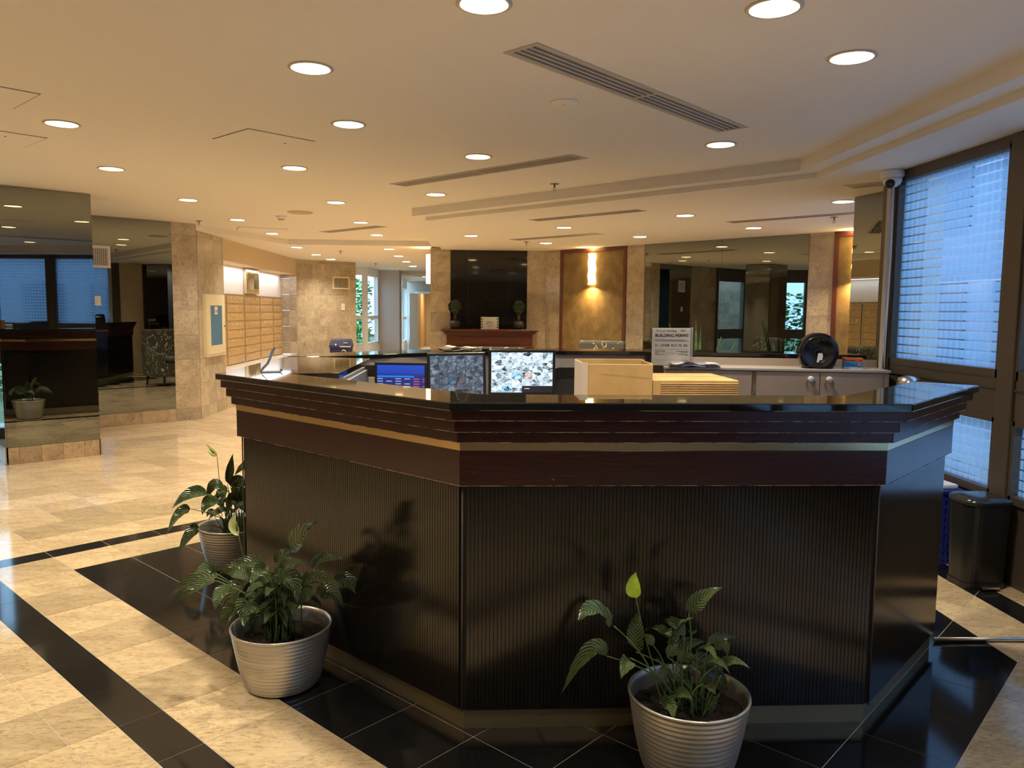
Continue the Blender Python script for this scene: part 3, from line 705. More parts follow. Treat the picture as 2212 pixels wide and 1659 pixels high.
# inner worktops
b = MB(); I1, I2 = offset(DP, -.17), offset(DP, -.82)
for i in (0, 1, 2): b.prism([I1[i], I1[i + 1], I2[i + 1], I2[i]], .75, .78, LAMINATE)
b.build('front_worktop', desk)
b = MB(); b.prism([(-.65, 4.15), (1.0, 4.15), (1.0, 4.9), (-.65, 4.9)], .75, .78, LAMINATE)
for x, y in ((-.6, 4.2), (.95, 4.2), (-.6, 4.85), (.95, 4.85)): b.box(x - .02, x + .02, y - .02, y + .02, 0, .75, BLACK_PL)
b.build('monitor_worktop', desk)
GREYLAM = mat('cool_grey_drawer_front', (.27, .27, .28), .45)
b = MB().box(-.655, -.64, 3.86, 4.88, .0, 1.168, GREYLAM).build('side_panel', desk)
b2 = [MB().box(-.639, -.626, y0, y1, z0, z1, GREYLAM).build('drawer_front', desk) for y0, y1 in ((3.87, 4.20), (4.21, 4.86)) for z0, z1 in ((.80, 1.02), (1.03, 1.15))]

# back riser strip of lighter laminate under the rear top (left half), dark gap beneath
b = MB(); b.prism([(-.20, 5.74), (.66, 6.035), (.66, 6.05), (-.20, 5.755)], 1.06, 1.135, mat('light_riser', (.52, .48, .44), .5)); b.prism([(.66, 6.035), (1.33, 6.035), (1.33, 6.05), (.66, 6.05)], 1.06, 1.135, MATS['light_riser'])
b.build('riser_strip', desk)
b = MB(); b.prism([(-.9, 5.2), (-.22, 5.73), (.66, 6.04), (1.34, 6.04), (1.34, 6.06), (.64, 6.06), (-.26, 5.75), (-.93, 5.23)][0:4] + [(1.34, 6.06), (.64, 6.06), (-.26, 5.75), (-.93, 5.23)], .0, 1.168, LAMINATE); b.build('rear_inner_panel', desk)

# cabinets under the rear counter, right half
cz = thing('storage_cabinet', 'grey beige laminate cabinet with round white knobs below the rear black counter', 'cabinet', (1.39, 5.60, 0), math.radians(-12))
LAM2 = mat('taupe_laminate', (.40, .325, .27), .4)
MB().box(0, 1.535, .012, .30, .1, 1.092, LAM2).build('carcass', cz)
MB().box(-.01, 1.545, -.012, .31, 1.093, 1.112, mat('pale_laminate_top', (.50, .45, .42), .3)).build('cabinet_top', cz, bevel=.003)
MB().box(0, 1.535, .288, .302, 1.112, 1.168, LAM2).build('backsplash', cz)
MB().box(.02, 1.51, .04, .29, 0, .1, BLACK_PL).build('plinth', cz)
for x0, x1, kx in ((-.0, .178, None), (.182, .612, .215), (.642, 1.075, 1.010), (1.080, 1.50, 1.135)):
    dr = MB().box(x0, x1, -.006, .010, .56, 1.088, LAM2).build('cabinet_door', cz, bevel=.0015)
    MB().box(x0, x1, -.006, .010, .12, .555, LAM2).build('cabinet_door', cz, bevel=.0015)
    if kx:
        kb = MB().lathe([(.008, 0), (.009, .012), (.020, .016), (.0225, .024), (.019, .031), (.008, .034), (.0, .0345)], WHITE_PL, 20, M=Matrix.Translation((kx, -.006, 1.042)) @ Matrix.Rotation(math.pi / 2, 4, 'X')).build('knob', dr)
MB().box(1.503, 1.535, -.006, .010, .12, 1.088, LAM2).build('end_stile', cz)
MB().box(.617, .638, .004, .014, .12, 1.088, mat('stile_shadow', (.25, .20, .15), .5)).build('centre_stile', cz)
for x in (.621, .633): MB().box(x - .0035, x + .0035, -.004, .006, .905, .955, CHROME).build('hinge', cz)
def cord(kx, label, seed):
    rr = random.Random(seed); b = MB()
    for q in range(3):
        pts = [(kx + (.021 + .004 * q) * math.cos(a) * (1 + .2 * rr.random()), -.030 - .003 * q, 1.040 - .034 * (1 - math.cos(a - math.pi / 2)) * (1. + .18 * q) + .008) for a in [math.pi / 2 + 2 * math.pi * k / 18 for k in range(19)]]
        b.tube(pts, .0018, STRING, 5, caps=False)
    o = b.build('elastic_cord'); o.location = (1.39, 5.60, 0); o.rotation_euler = (0, 0, math.radians(-12)); tag(o, label, 'cord')
STRING = mat('tan_elastic', (.20, .12, .07), .7)
cord(1.010, 'bundle of tan elastic cord hanging from the left knob of the right door pair', 3)
cord(1.135, 'loose tan elastic loop hanging from the rightmost white knob', 5)
def cabw(x, y, z=1.112):
    """point on the cabinet top"""
    a = math.radians(-12); return (1.39 + x * math.cos(a) - y * math.sin(a), 5.60 + x * math.sin(a) + y * math.cos(a), z)

# ---- roll dispenser -----------------------------------------------------------
def dshape(r, zc, wb, n=60):
    pts = [(-wb, 0)]
    for k in range(n + 1):
        a = math.pi * 1.13 - (math.pi * 1.26) * k / n; pts.append((r * math.cos(a), zc + r * math.sin(a)))
    return pts + [(wb, 0)]
def extrude_xz(b, pts, y0, y1, m, mf=None):
    k = len(pts); s = len(b.v); b.v += [(p[0], y0, p[1]) for p in pts] + [(p[0], y1, p[1]) for p in pts]
    for i in range(k): j = (i + 1) % k; b.face([s + i, s + j, s + k + j, s + k + i], m)
    b.face([s + i for i in range(k)][::-1], mf or m); b.face([s + k + i for i in range(k)], m)
dsp = thing('roll_dispenser', 'round glossy black roll dispenser with a white tissue end, standing on the cabinet', 'dispenser', cabw(1.08, .13), math.radians(-16))
b = MB(); extrude_xz(b, dshape(.137, .118, .105), -.07, .07, BLACK_GL); b.build('housing', dsp, bevel=.018)
RX = Matrix.Rotation(math.pi / 2, 4, 'X')
MB().lathe([(.112, 0), (.116, .008), (.110, .016), (.098, .012), (.092, .004), (.03, .002), (0, .002)], mat('satin_black_plastic', (.010, .011, .014), .22), 36, M=Matrix.Translation((0, -.07, .118)) @ RX).build('front_cover', dsp)
MB().lathe([(.030, .0), (.033, .006), (.028, .008), (.025, .001)], BLACK_PL, 24, M=Matrix.Translation((0, -.073, .108)) @ RX, caps=False).build('outlet_ring', dsp)
rr = random.Random(4); b = MB(); prof = [(-.006, .110), (.020, .112), (.028, .085), (.022, .083), (.024, .063), (.008, .062), (-.002, .046), (-.014, .046)]
extrude_xz(b, prof, -.088, -.084, mat('white_tissue', (.85, .85, .88), .9)); b.build('tissue', dsp)

# ---- glove box in a clear bag, permit, newspaper ------------------------------
gb = thing('glove_box', 'orange and blue carton beside the black roll dispenser', 'box', cabw(1.325, .14), math.radians(-14))
OR = mat('orange_print', (.75, .13, .03), .5); BL = mat('blue_print', (.02, .30, .62), .5); DBL = mat('dark_blue_print', (.01, .05, .16), .6)
WH = mat('white_print', (.8, .8, .8), .5)
b = MB(); b.box(-.062, .062, -.04, .04, .052, .078, OR); b.box(-.062, .062, -.04, .04, .0, .0519, BL); b.box(-.0625, .0625, -.0405, .0405, .0, .012, WH); b.build('carton', gb)
for x, z, w_, h_, mm in ((-.03, .060, .04, .005, DBL), (.045, .062, .012, .004, DBL), (-.035, .042, .022, .004, DBL), (-.012, .031, .036, .003, DBL), (-.02, .024, .028, .003, DBL), (.040, .040, .010, .020, OR), (.040, .025, .010, .004, WH), (.040, .019, .010, .007, DBL)):
    MB().box(x - w_, x + w_, -.0412, -.0402, z - h_ / 2, z + h_ / 2, mm).build('printed_label', gb)
MB().box(-.035, .035, -.02, .02, .078, .0788, BLACK_PL).build('opening', gb)
CLEAR = glass_thin('clear_film', (.9, .9, .92))
b = MB(); rr = random.Random(9)
for k in range(10):
    x = -.10 + k * .02; b.poly([(x, -.05 - rr.uniform(0, .015), .002), (x + .03, -.055, .002), (x + .025, -.045 + rr.uniform(-.01, .01), .02 + rr.uniform(0, .012)), (x + .004, -.043, .022 + rr.uniform(0, .01))], CLEAR)
bag = b.build('plastic_wrap'); bag.location = cabw(1.325, .14); bag.rotation_euler = (0, 0, math.radians(-14)); tag(bag, 'crumpled clear plastic wrap around the foot of the orange and blue carton', 'plastic wrap')

pm = thing('permit_notice', 'white building permit notice standing upright in a clear acrylic holder', 'notice', cabw(.045, .03), math.radians(-3))
PAPER = mat('off_white_paper', (.85, .80, .70), .6); INK = mat('black_ink', (.025, .025, .03), .6); INKB = mat('blue_ink', (.08, .10, .25), .6); INKG = mat('grey_ink', (.22, .21, .20), .6)
MB().box(-.145, .135, .0, .003, .005, .278, PAPER).build('sheet', pm)
b = MB(); CL1 = glass_thin('clear_acrylic', (.99, .99, .99)); b.box(-.15, .152, -.004, -.001, .0, .284, CL1); b.box(-.15, .152, .004, .007, .0, .284, CLEAR); b.box(-.15, .152, -.004, .09, .0, .004, CLEAR); b.box(.139, .152, -.001, .0035, .004, .284, mat('milky_acrylic', (.7, .7, .68), .3)); b.build('acrylic_holder', pm)
for txt, sz, x, z, mm, sp in (('Toronto', .021, -.118, .250, INKB, 1.), ('Building', .021, -.036, .250, INK, 1.), ('BUILDING PERMIT', .0305, -.002, .213, INK, 1.), ('22  105588  BLD  00  BA', .0255, -.005, .143, INK, .92)):
    me = text_mesh(txt, sz, mm, .0002, 'LEFT' if sz < .024 else 'CENTER', sp)
    if sz > .03:                                                    # heavier strokes for the headline
        n0 = len(me.vertices); bm = bmesh.new(); bm.from_mesh(me); src = bm.copy(); tmp = bpy.data.meshes.new('t'); src.to_mesh(tmp); src.free()
        for dx, dy in ((.0009, 0), (.0018, 0), (.0009, .0006)):
            tmp.transform(Matrix.Translation((dx, dy, 0))); bm.from_mesh(tmp); tmp.transform(Matrix.Translation((-dx, -dy, 0)))
        bm.to_mesh(me); bm.free(); bpy.data.meshes.remove(tmp)
    o = bpy.data.objects.new('lettering', me); COL.objects.link(o); o.parent = pm; o.location = (x, -.0005, z); o.rotation_euler = (math.pi / 2, 0, 0)
b = MB()
for x0, x1, z, t_ in ((-.122, -.048, .193, .003), (-.042, .095, .191, .003), (-.125, .118, .186, .0012), (-.12, .12, .181, .0012), (-.125, .118, .122, .0015), (-.125, -.05, .112, .004), (-.125, -.09, .103, .004), (-.08, -.045, .103, .004), (-.125, -.09, .094, .004), (-.125, -.05, .085, .004),
    (.03, .118, .108, .004), (.065, .118, .102, .003), (.05, .118, .086, .004), (.095, .118, .080, .003), (-.04, .02, .098, .0008), (-.04, .02, .088, .0008), (-.125, .118, .045, .0012), (.062, .1, .262, .003), (.062, .095, .256, .003)):
    b.box(x0, x1, -.0006, -.0001, z - t_ / 2, z + t_ / 2, INKG)
b.build('fine_print', pm)
def paper_stack(name, label, cat, loc, rz, w, d, layers, cols, seed):
    root = thing(name, label, cat, loc, rz); rr = random.Random(seed)
    for k in range(layers):
        b = MB(); n = 12; z = .004 + k * .006; dx, dy = rr.uniform(-.012, .012), rr.uniform(-.008, .008)
        top_, bot = [], []
        for i in range(n + 1):
            x = -w / 2 + w * i / n; zz = z + .004 * math.sin(i * 1.1 + k) + (.016 * max(0, 1 - abs(i - 4) / 3) * (k / layers))
            top_.append((x + dx, zz))
        for i in range(n):
            (xa, za), (xb, zb) = top_[i], top_[i + 1]; m_ = cols[(i // 3 + k) % len(cols)]
            s = len(b.v); b.v += [(xa, -d / 2 + dy, za), (xb, -d / 2 + dy, zb), (xb, d / 2 + dy, zb + .003), (xa, d / 2 + dy, za + .003), (xa, -d / 2 + dy, za - .005), (xb, -d / 2 + dy, zb - .005)]
            b.face([s, s + 1, s + 2, s + 3], m_); b.face([s + 4, s + 5, s + 1, s], m_)
        b.build('sheet', root)
    return root
paper_stack('newspaper', 'folded newspaper lying on the cabinet in front of the permit', 'newspaper', cabw(.205, .05), math.radians(-8), .34, .17, 4, [mat('newsprint', (.55, .56, .58), .8), mat('newsprint_picture', (.10, .08, .09), .6), mat('newsprint_blue', (.22, .28, .42), .7)], 2)
paper_stack('magazine', 'pale open magazine lying on the rear counter above the monitors', 'magazine', (-.12, 5.92, 1.198), math.radians(20), .30, .2, 4, [mat('magazine_paper', (.55, .47, .36), .6), mat('magazine_dark', (.12, .09, .06), .6)], 6)

# ---- monitors -----------------------------------------------------------------
def screen_mat(name, mode):
    m = mat(name, (.01, .01, .01), .25); n, l, b = NT(m)
    tc = n.new('ShaderNodeTexCoord'); sp = n.new('ShaderNodeSeparateXYZ'); l.new(tc.outputs['UV'], sp.inputs[0]); X, Y = sp.outputs[0], sp.outputs[1]
    if mode == 'browser':
        fx = math_(n, l, 'FRACT', math_(n, l, 'MULTIPLY', X, 5.2)); fy = math_(n, l, 'FRACT', math_(n, l, 'MULTIPLY', Y, 15.))
        w = n.new('ShaderNodeTexWhiteNoise'); w.noise_dimensions = '2D'
        cx = n.new('ShaderNodeCombineXYZ'); l.new(math_(n, l, 'FLOOR', math_(n, l, 'MULTIPLY', X, 5.2)), cx.inputs[0]); l.new(math_(n, l, 'FLOOR', math_(n, l, 'MULTIPLY', Y, 15.)), cx.inputs[1]); l.new(cx.outputs[0], w.inputs['Vector'])
        line = math_(n, l, 'MULTIPLY', math_(n, l, 'LESS_THAN', fx, .62), math_(n, l, 'MULTIPLY', math_(n, l, 'GREATER_THAN', fy, .45), math_(n, l, 'LESS_THAN', fy, .72)))
        line = math_(n, l, 'MULTIPLY', line, math_(n, l, 'LESS_THAN', Y, .68)); line = math_(n, l, 'MULTIPLY', line, math_(n, l, 'GREATER_THAN', w.outputs[0], .25))
        base = ramp(n, [(0, (.010, .02, .13)), (.72, (.012, .025, .17)), (.80, (.01, .05, .42)), (1, (.01, .07, .55))]); l.new(Y, base.inputs[0])
        bar = math_(n, l, 'MULTIPLY', math_(n, l, 'LESS_THAN', math_(n, l, 'ABSOLUTE', math_(n, l, 'SUBTRACT', Y, .70)), .022), math_(n, l, 'LESS_THAN', X, .78))
        c = mix(n, l, base.outputs[0], (.01, .2, .9), bar)
        red = math_(n, l, 'MULTIPLY', line, math_(n, l, 'GREATER_THAN', X, .77))
        c = mix(n, l, c, (.45, .55, .85), line); c = mix(n, l, c, (.75, .12, .22), red)
        e = 1.
    else:
        gx = math_(n, l, 'MULTIPLY', X, 6.); gy = math_(n, l, 'MULTIPLY', Y, 6.)
        cx = n.new('ShaderNodeCombineXYZ'); l.new(math_(n, l, 'FLOOR', gx), cx.inputs[0]); l.new(math_(n, l, 'FLOOR', gy), cx.inputs[1])
        w = n.new('ShaderNodeTexWhiteNoise'); w.noise_dimensions = '2D'; l.new(cx.outputs[0], w.inputs['Vector'])
        sc_ = n.new('ShaderNodeVectorMath'); sc_.operation = 'SCALE'; l.new(w.outputs['Color'], sc_.inputs[0]); sc_.inputs[3].default_value = 40
        ad = n.new('ShaderNodeVectorMath'); l.new(sc_.outputs[0], ad.inputs[0]); l.new(tc.outputs['UV'], ad.inputs[1])
        v = n.new('ShaderNodeTexVoronoi'); v.inputs['Scale'].default_value = 11; l.new(ad.outputs[0], v.inputs['Vector'])
        t = noise(n, l, 16, 3, ad.outputs[0], .6, 1.5)
        vv = math_(n, l, 'ADD', math_(n, l, 'MULTIPLY', t.outputs[0], .7), math_(n, l, 'MULTIPLY', v.outputs['Color'], .45))
        if mode == 'grey': r = ramp(n, [(.36, (.02, .035, .05)), (.62, (.11, .15, .21)), (.85, (.30, .36, .46))])
        else: r = ramp(n, [(.38, (.01, .015, .02)), (.50, (.35, .45, .55)), (.70, (.75, .92, 1.))])
        l.new(vv, r.inputs[0])
        tint = ramp(n, [(.0, (1, 1, 1)), (.9, (1, 1, 1)), (.93, (1., .5, .4)), (.96, (.4, .8, 1)), (1., (.6, 1, .6))]); tint.color_ramp.interpolation = 'CONSTANT'; l.new(w.outputs[0], tint.inputs[0])
        c = mix(n, l, r.outputs[0], tint.outputs[0], .7, 'MULTIPLY')
        ln = math_(n, l, 'LESS_THAN', math_(n, l, 'MINIMUM', math_(n, l, 'FRACT', gx), math_(n, l, 'FRACT', gy)), .04)
        c = mix(n, l, c, (.02, .03, .04) if mode == 'grey' else (.5, .62, .7), ln)
        if mode == 'colour':
            blk = math_(n, l, 'MULTIPLY', math_(n, l, 'GREATER_THAN', X, .5), math_(n, l, 'LESS_THAN', Y, .1667)); c = mix(n, l, c, (.01, .012, .02), blk)
            tl = math_(n, l, 'MULTIPLY', math_(n, l, 'LESS_THAN', math_(n, l, 'ABSOLUTE', math_(n, l, 'SUBTRACT', X, .585)), .04), math_(n, l, 'LESS_THAN', math_(n, l, 'ABSOLUTE', math_(n, l, 'SUBTRACT', Y, .10)), .008)); c = mix(n, l, c, (.8, .8, .8), tl)
        e = 1.15 if mode == 'colour' else .9
    l.new(c, b.inputs['Emission Color']); b.inputs['Emission Strength'].default_value = e
    return m
def monitor(label, loc, rz, w, h, bz, mode, roll=0.):
    root = thing('computer_monitor', label, 'monitor', loc, rz)
    z0 = bz - loc[2]; R = Matrix.Rotation(roll, 4, 'Y')
    b = MB(); b.box(-w / 2, w / 2, .0, .045, z0, z0 + h, BLACK_PL); o = b.build('casing', root, bevel=.004)
    b = MB(); e = .016; me = None
    s = MB(); s.poly([(-w / 2 + e, -.001, z0 + .02), (w / 2 - e, -.001, z0 + .02), (w / 2 - e, -.001, z0 + h - e), (-w / 2 + e, -.001, z0 + h - e)], screen_mat('screen_' + mode, mode))
    so = s.build('screen', root, fix=False); uv = so.data.uv_layers.new(name='UVMap')
    for k, c in enumerate(((0, 0), (1, 0), (1, 1), (0, 1))): uv.data[k].uv = c
    b = MB(); b.box(-.03, .03, .02, .05, .01, z0 + .06, BLACK_PL); b.build('stand_neck', root); MB().box(-.1, .1, -.04, .10, 0, .012, BLACK_PL).build('stand_foot', root, bevel=.003)
    for ch in root.children:
        if ch.name.startswith(('casing', 'screen')) and roll:
            ch.rotation_euler = (0, roll, 0)
    return root
monitor('leftmost computer monitor with a dark blue browser page', (-.425, 4.52, .78), math.radians(-7), .31, .255, .945, 'browser')
monitor('middle monitor, slightly tilted, showing a dim grey grid of camera pictures', (-.095, 4.52, .78), math.radians(3), .340, .285, .973, 'grey', math.radians(-1.2))
monitor('right monitor showing a bright grid of camera pictures', (.278, 4.52, .78), math.radians(0), .390, .270, 1.008, 'colour')
q = thing('desk_printer', 'small black and beige device behind the leftmost monitor', 'printer', (-.60, 4.70, .78))
MB().box(-.11, .09, -.1, .1, .33, .40, BLACK_PL).build('printer_lid', q, bevel=.004); MB().box(-.09, .1, -.1, .1, 0, .329, LAMINATE).build('printer_body', q, bevel=.004)

# ---- office chair -------------------------------------------------------------
oc = thing('office_chair', 'black mesh-back office chair between the right monitor and the cartons', 'chair', (.66, 4.75, 0))
b = MB(); bm_pts = []
def rrect(w, h, r, n=6):
    out = []
    for cx, cz, a0 in ((w / 2 - r, h / 2 - r, 0), (-w / 2 + r, h / 2 - r, 90), (-w / 2 + r, -h / 2 + r, 180), (w / 2 - r, -h / 2 + r, 270)):
        for k in range(n + 1): a = math.radians(a0 + 90 * k / n); out.append((cx + r * math.cos(a), cz + r * math.sin(a)))
    return out
outer, inner = rrect(.42, .46, .08), rrect(.34, .36, .05)
k = len(outer)
for yy in (-.012, .012): b.v += [(p[0], yy, p[1] + .93) for p in outer] + [(p[0], yy, p[1] + .92) for p in inner]
for i in range(k):
    j = (i + 1) % k
    b.face([i, j, k + j, k + i], BLACK_PL); b.face([2 * k + i, 3 * k + i, 3 * k + j, 2 * k + j], BLACK_PL); b.face([i, 2 * k + i, 2 * k + j, j], BLACK_PL); b.face([k + i, k + j, 3 * k + j, 3 * k + i], BLACK_PL)
b.build('back_frame', oc)
MB().box(-.17, .17, -.004, .004, .74, 1.10, mat('dark_mesh', (.03, .03, .03), .9)).build('back_mesh', oc)
MB().box(-.24, .24, -.02, .44, .46, .53, BLACK_PL).build('seat', oc, bevel=.02)
MB().lathe([(.03, .1), (.03, .46)], BLACK_PL, 12, (0, .2, 0)).build('gas_column', oc)
for kk in range(5):
    a = kk * math.radians(72); b = MB().tube([(0, .2, .10), (.28 * math.cos(a), .2 + .28 * math.sin(a), .065)], .018, BLACK_PL, 8); ft = b.build('base_arm', oc)
    MB().lathe([(0.0, -.03), (.025, -.028), (.03, 0), (.025, .028), (0, .03)], BLACK_PL, 10, M=Matrix.Translation((.28 * math.cos(a), .2 + .28 * math.sin(a), .03)) @ Matrix.Rotation(math.pi / 2, 4, 'X')).build('castor', ft)

# ---- cartons --------------------------------------------------------------------
c1 = thing('cardboard_carton', 'taller open cardboard carton standing behind the counter', 'box', (.625, 3.37, .78), 0)
W2 = mat('white_card_edge', (.50, .42, .35), .6)
b = MB(); x0, x1, d_, h_ = -.160, .158, .22, .498
b.box(x0 + .033, x1, 0, .006, 0, h_ - .004, CARD); b.box(x0, x0 + .006, .0, d_, 0, h_ + .004, W2); b.box(x1 - .006, x1, .006, d_, 0, h_, CARD); b.box(x0, x1, d_ - .006, d_, 0, h_ + .006, CARD); b.box(x0, x1, 0, d_, 0, .006, CARD); b.build('carton_body', c1, bevel=.002)
MB().box(x0, x0 + .032, -.001, .004, 0, h_ + .002, W2).build('side_flap', c1)
b = MB(); b.prism([(x0 + .04, .006), (x1 - .01, .006), (x1 - .01, .05), (x0 + .04, .05)], h_ - .03, h_ - .026, CARD); b.build('inner_flap', c1)
b = MB(); b.poly([(x0 + .09, -.0012, h_ - .045), (x1 - .005, -.0012, h_ - .065), (x1 - .005, -.0012, h_ - .0665), (x0 + .09, -.0012, h_ - .0465)], mat('card_crease', (.32, .19, .07), .8)); b.build('crease', c1)
c2 = thing('cardboard_carton', 'lower closed cardboard carton with corrugated ribs beside the taller one', 'box', (.985, 3.37, .78), 0)
b = MB(); b.box(-.20, .182, 0, .40, 0, .425, CARD); b.build('carton_body', c2, bevel=.003)
b = MB()
for k in range(42): b.tube([(-.165, -.001, .012 + k * .0097), (.180, -.001, .012 + k * .0097)], .0028, CARD, 6)
b.build('corrugated_face', c2)
b = MB(); 
for z in (.405, .345):
    s = 1 if z > .36 else -1
    for x, dx in ((-.150, 1), (-.085, -1)):
        b.box(min(x, x + .014 * dx), max(x, x + .014 * dx), -.0055, -.0045, z - .0012, z + .0012, INKG); b.box(x - .0012, x + .0012, -.0055, -.0045, min(z, z - .014 * s), max(z, z - .014 * s), INKG)
b.build('corner_marks', c2)
MB().box(-.20, .182, .19, .21, .4255, .4262, mat('tape', (.62, .45, .2), .25)).build('packing_tape', c2)

# ---- phone stand, clear cap -------------------------------------------------------
st = thing('card_stand', 'bent silver metal card stand at the left end of the counter', 'card stand', (-.985, 3.80, 1.198), math.radians(20))
prof = [(-.055, 0, .004), (.045, 0, .004), (-.050, 0, .004)]
b = MB(); M_ = CHROME
def strip(b, pts, w, t, m):
    s = len(b.v); k = len(pts)
    for i, (x, z) in enumerate(pts):
        a, c = pts[max(i - 1, 0)], pts[min(i + 1, k - 1)]; tx, tz = c[0] - a[0], c[1] - a[1]; L = math.hypot(tx, tz); nx, nz = -tz / L * t, tx / L * t
        b.v += [(x - nx, -w, z - nz), (x + nx, -w, z + nz), (x + nx, w, z + nz), (x - nx, w, z - nz)]
    for i in range(k - 1):
        for q in range(4): r = (q + 1) % 4; b.face([s + 4 * i + q, s + 4 * i + r, s + 4 * i + 4 + r, s + 4 * i + 4 + q], m, False)
    b.face([s, s + 1, s + 2, s + 3], m); b.face([s + 4 * k - 4 + q for q in (3, 2, 1, 0)], m)
strip(b, [(.055, .012), (.048, .003), (.02, .002), (-.045, .002), (-.030, .022), (-.012, .040), (.0, .065), (.012, .10), (.024, .118)], .035, .002, CHROME); b.build('bent_plate', st)
cp = thing('clear_cap', 'small clear plastic domed cap on the counter before the middle monitor', 'plastic cap', (-.045, 2.93, 1.198))
MB().lathe([(.030, 0), (.031, .003), (.024, .006), (.022, .02), (.015, .034), (.006, .040), (0, .041)], CLEAR, 20).build('dome', cp)
MB().lathe([(.031, 0), (.032, .002), (.030, .004)], CLEAR, 20).build('rim', cp)

# ============================================================ PLANTS
PLANT_DATA = 0
def leaf_mesh(b0, mid, tip, w, face_to, rnd):
    n, k = 12, 6; me = MB(); P0, P1_, P2_ = Vector(b0), Vector(mid), Vector(tip)
    def bez(t):
        c = P1_ * 2 - (P0 + P2_) * .5; return P0 * (1 - t) ** 2 + c * 2 * t * (1 - t) + P2_ * t * t
    rows = []
    ph = rnd.uniform(0, 6)
    for i in range(n + 1):
        t = i / n; p = bez(t); tg = (bez(min(t + .02, 1)) - bez(max(t - .02, 0))).normalized()
        view = (Vector(face_to) - p).normalized(); side = tg.cross(view)
        if side.length < .05: side = tg.cross(Vector((0, 0, 1)))
        side.normalize(); nn = side.cross(tg).normalized()
        ww = w * .5 * (math.sin(math.pi * min(1, t * 1.02) ** .72) ** .85 * (1 - .15 * t) + .015)
        row = []
        for j in range(k + 1):
            s = j / k * 2 - 1
            fold = abs(s) * ww * .38 - .12 * w
            rip = .045 * w * math.sin(t * 26 - abs(s) * 4 + ph) * abs(s)
            row.append(p + side * ww * s * (1 + .05 * math.sin(9 * t + ph + s)) + nn * (fold + rip + .10 * w * math.sin(5 * t + ph) * s))
        rows.append(row)
    for r in rows: me.v += [tuple(v_) for v_ in r]
    for i in range(n):
        for j in range(k): me.face([i * (k + 1) + j, i * (k + 1) + j + 1, (i + 1) * (k + 1) + j + 1, (i + 1) * (k + 1) + j], LEAF_D, True)
    return me, n, k
def add_leaf(root, L, rnd, face_to, mm=None):
    me, n, k = leaf_mesh(L[0], L[1], L[2], L[3], face_to, rnd)
    o = me.build('leaf', root, fix=False); uv = o.data.uv_layers.new(name='UVMap')
    for pl in o.data.polygons:
        i, j = divmod(pl.index, k)
        for li, (a, c) in zip(pl.loop_indices, ((i, j), (i, j + 1), (i + 1, j + 1), (i + 1, j))): uv.data[li].uv = (c / k, a / n)
    return o
def stalk(b, p0, p1, bend, r=.0028):
    P, Q = Vector(p0), Vector(p1); pts = []
    for k in range(9):
        t = k / 8; pts.append(P.lerp(Q, t) + Vector(bend) * math.sin(math.pi * t))
    b.tube(pts, [r * (1.25 - .5 * k / 8) for k in range(9)], STEM, 6)
def pot_parts(root, R=.20, H=.255, rb=.132):
    prof = [(.0, .0), (rb - .01, 0), (rb, .006)]
    for k in range(1, 46):
        t = k / 45; r = rb + (R - .006 - rb) * (t ** .62); r += .0030 * math.sin(k * 2 * math.pi / 3); prof.append((r, .006 + (H - .02) * t))
    prof += [(R - .002, H - .011), (R, H - .006), (R - .001, H), (R - .008, H - .001), (R - .012, H - .02), (R - .02, H - .10)]
    MB().lathe(prof, POT, 56, caps=False).build('pot', root, fix=True)
    rr = random.Random(int(root.location.x * 100)); b = MB(); n = 26; rs = [0, .04, .08, .12, .15, R - .016]
    for r in rs:
        for i in range(n): a = 2 * math.pi * i / n; b.v.append((r * math.cos(a), r * math.sin(a), H - .062 + rr.uniform(-.007, .007)))
    for q in range(len(rs) - 1):
        for i in range(n): j = (i + 1) % n; b.face([q * n + i, q * n + j, (q + 1) * n + j, (q + 1) * n + i], SOIL, False)
    for _ in range(170):
        a, r = rr.uniform(0, 6.28), rr.uniform(0, .16); c = Vector((r * math.cos(a), r * math.sin(a), H - .056)); s = rr.uniform(.002, .006)
        vv = [c + Vector((rr.uniform(-s, s), rr.uniform(-s, s), rr.uniform(-.003, .006))) for _ in range(4)]
        q = len(b.v); b.v += [tuple(v_) for v_ in vv]; b.face([q, q + 1, q + 2], SOIL); b.face([q, q + 2, q + 3], SOIL); b.face([q, q + 3, q + 1], SOIL)
    o = b.build('soil', root, fix=False); o['kind'] = 'stuff'
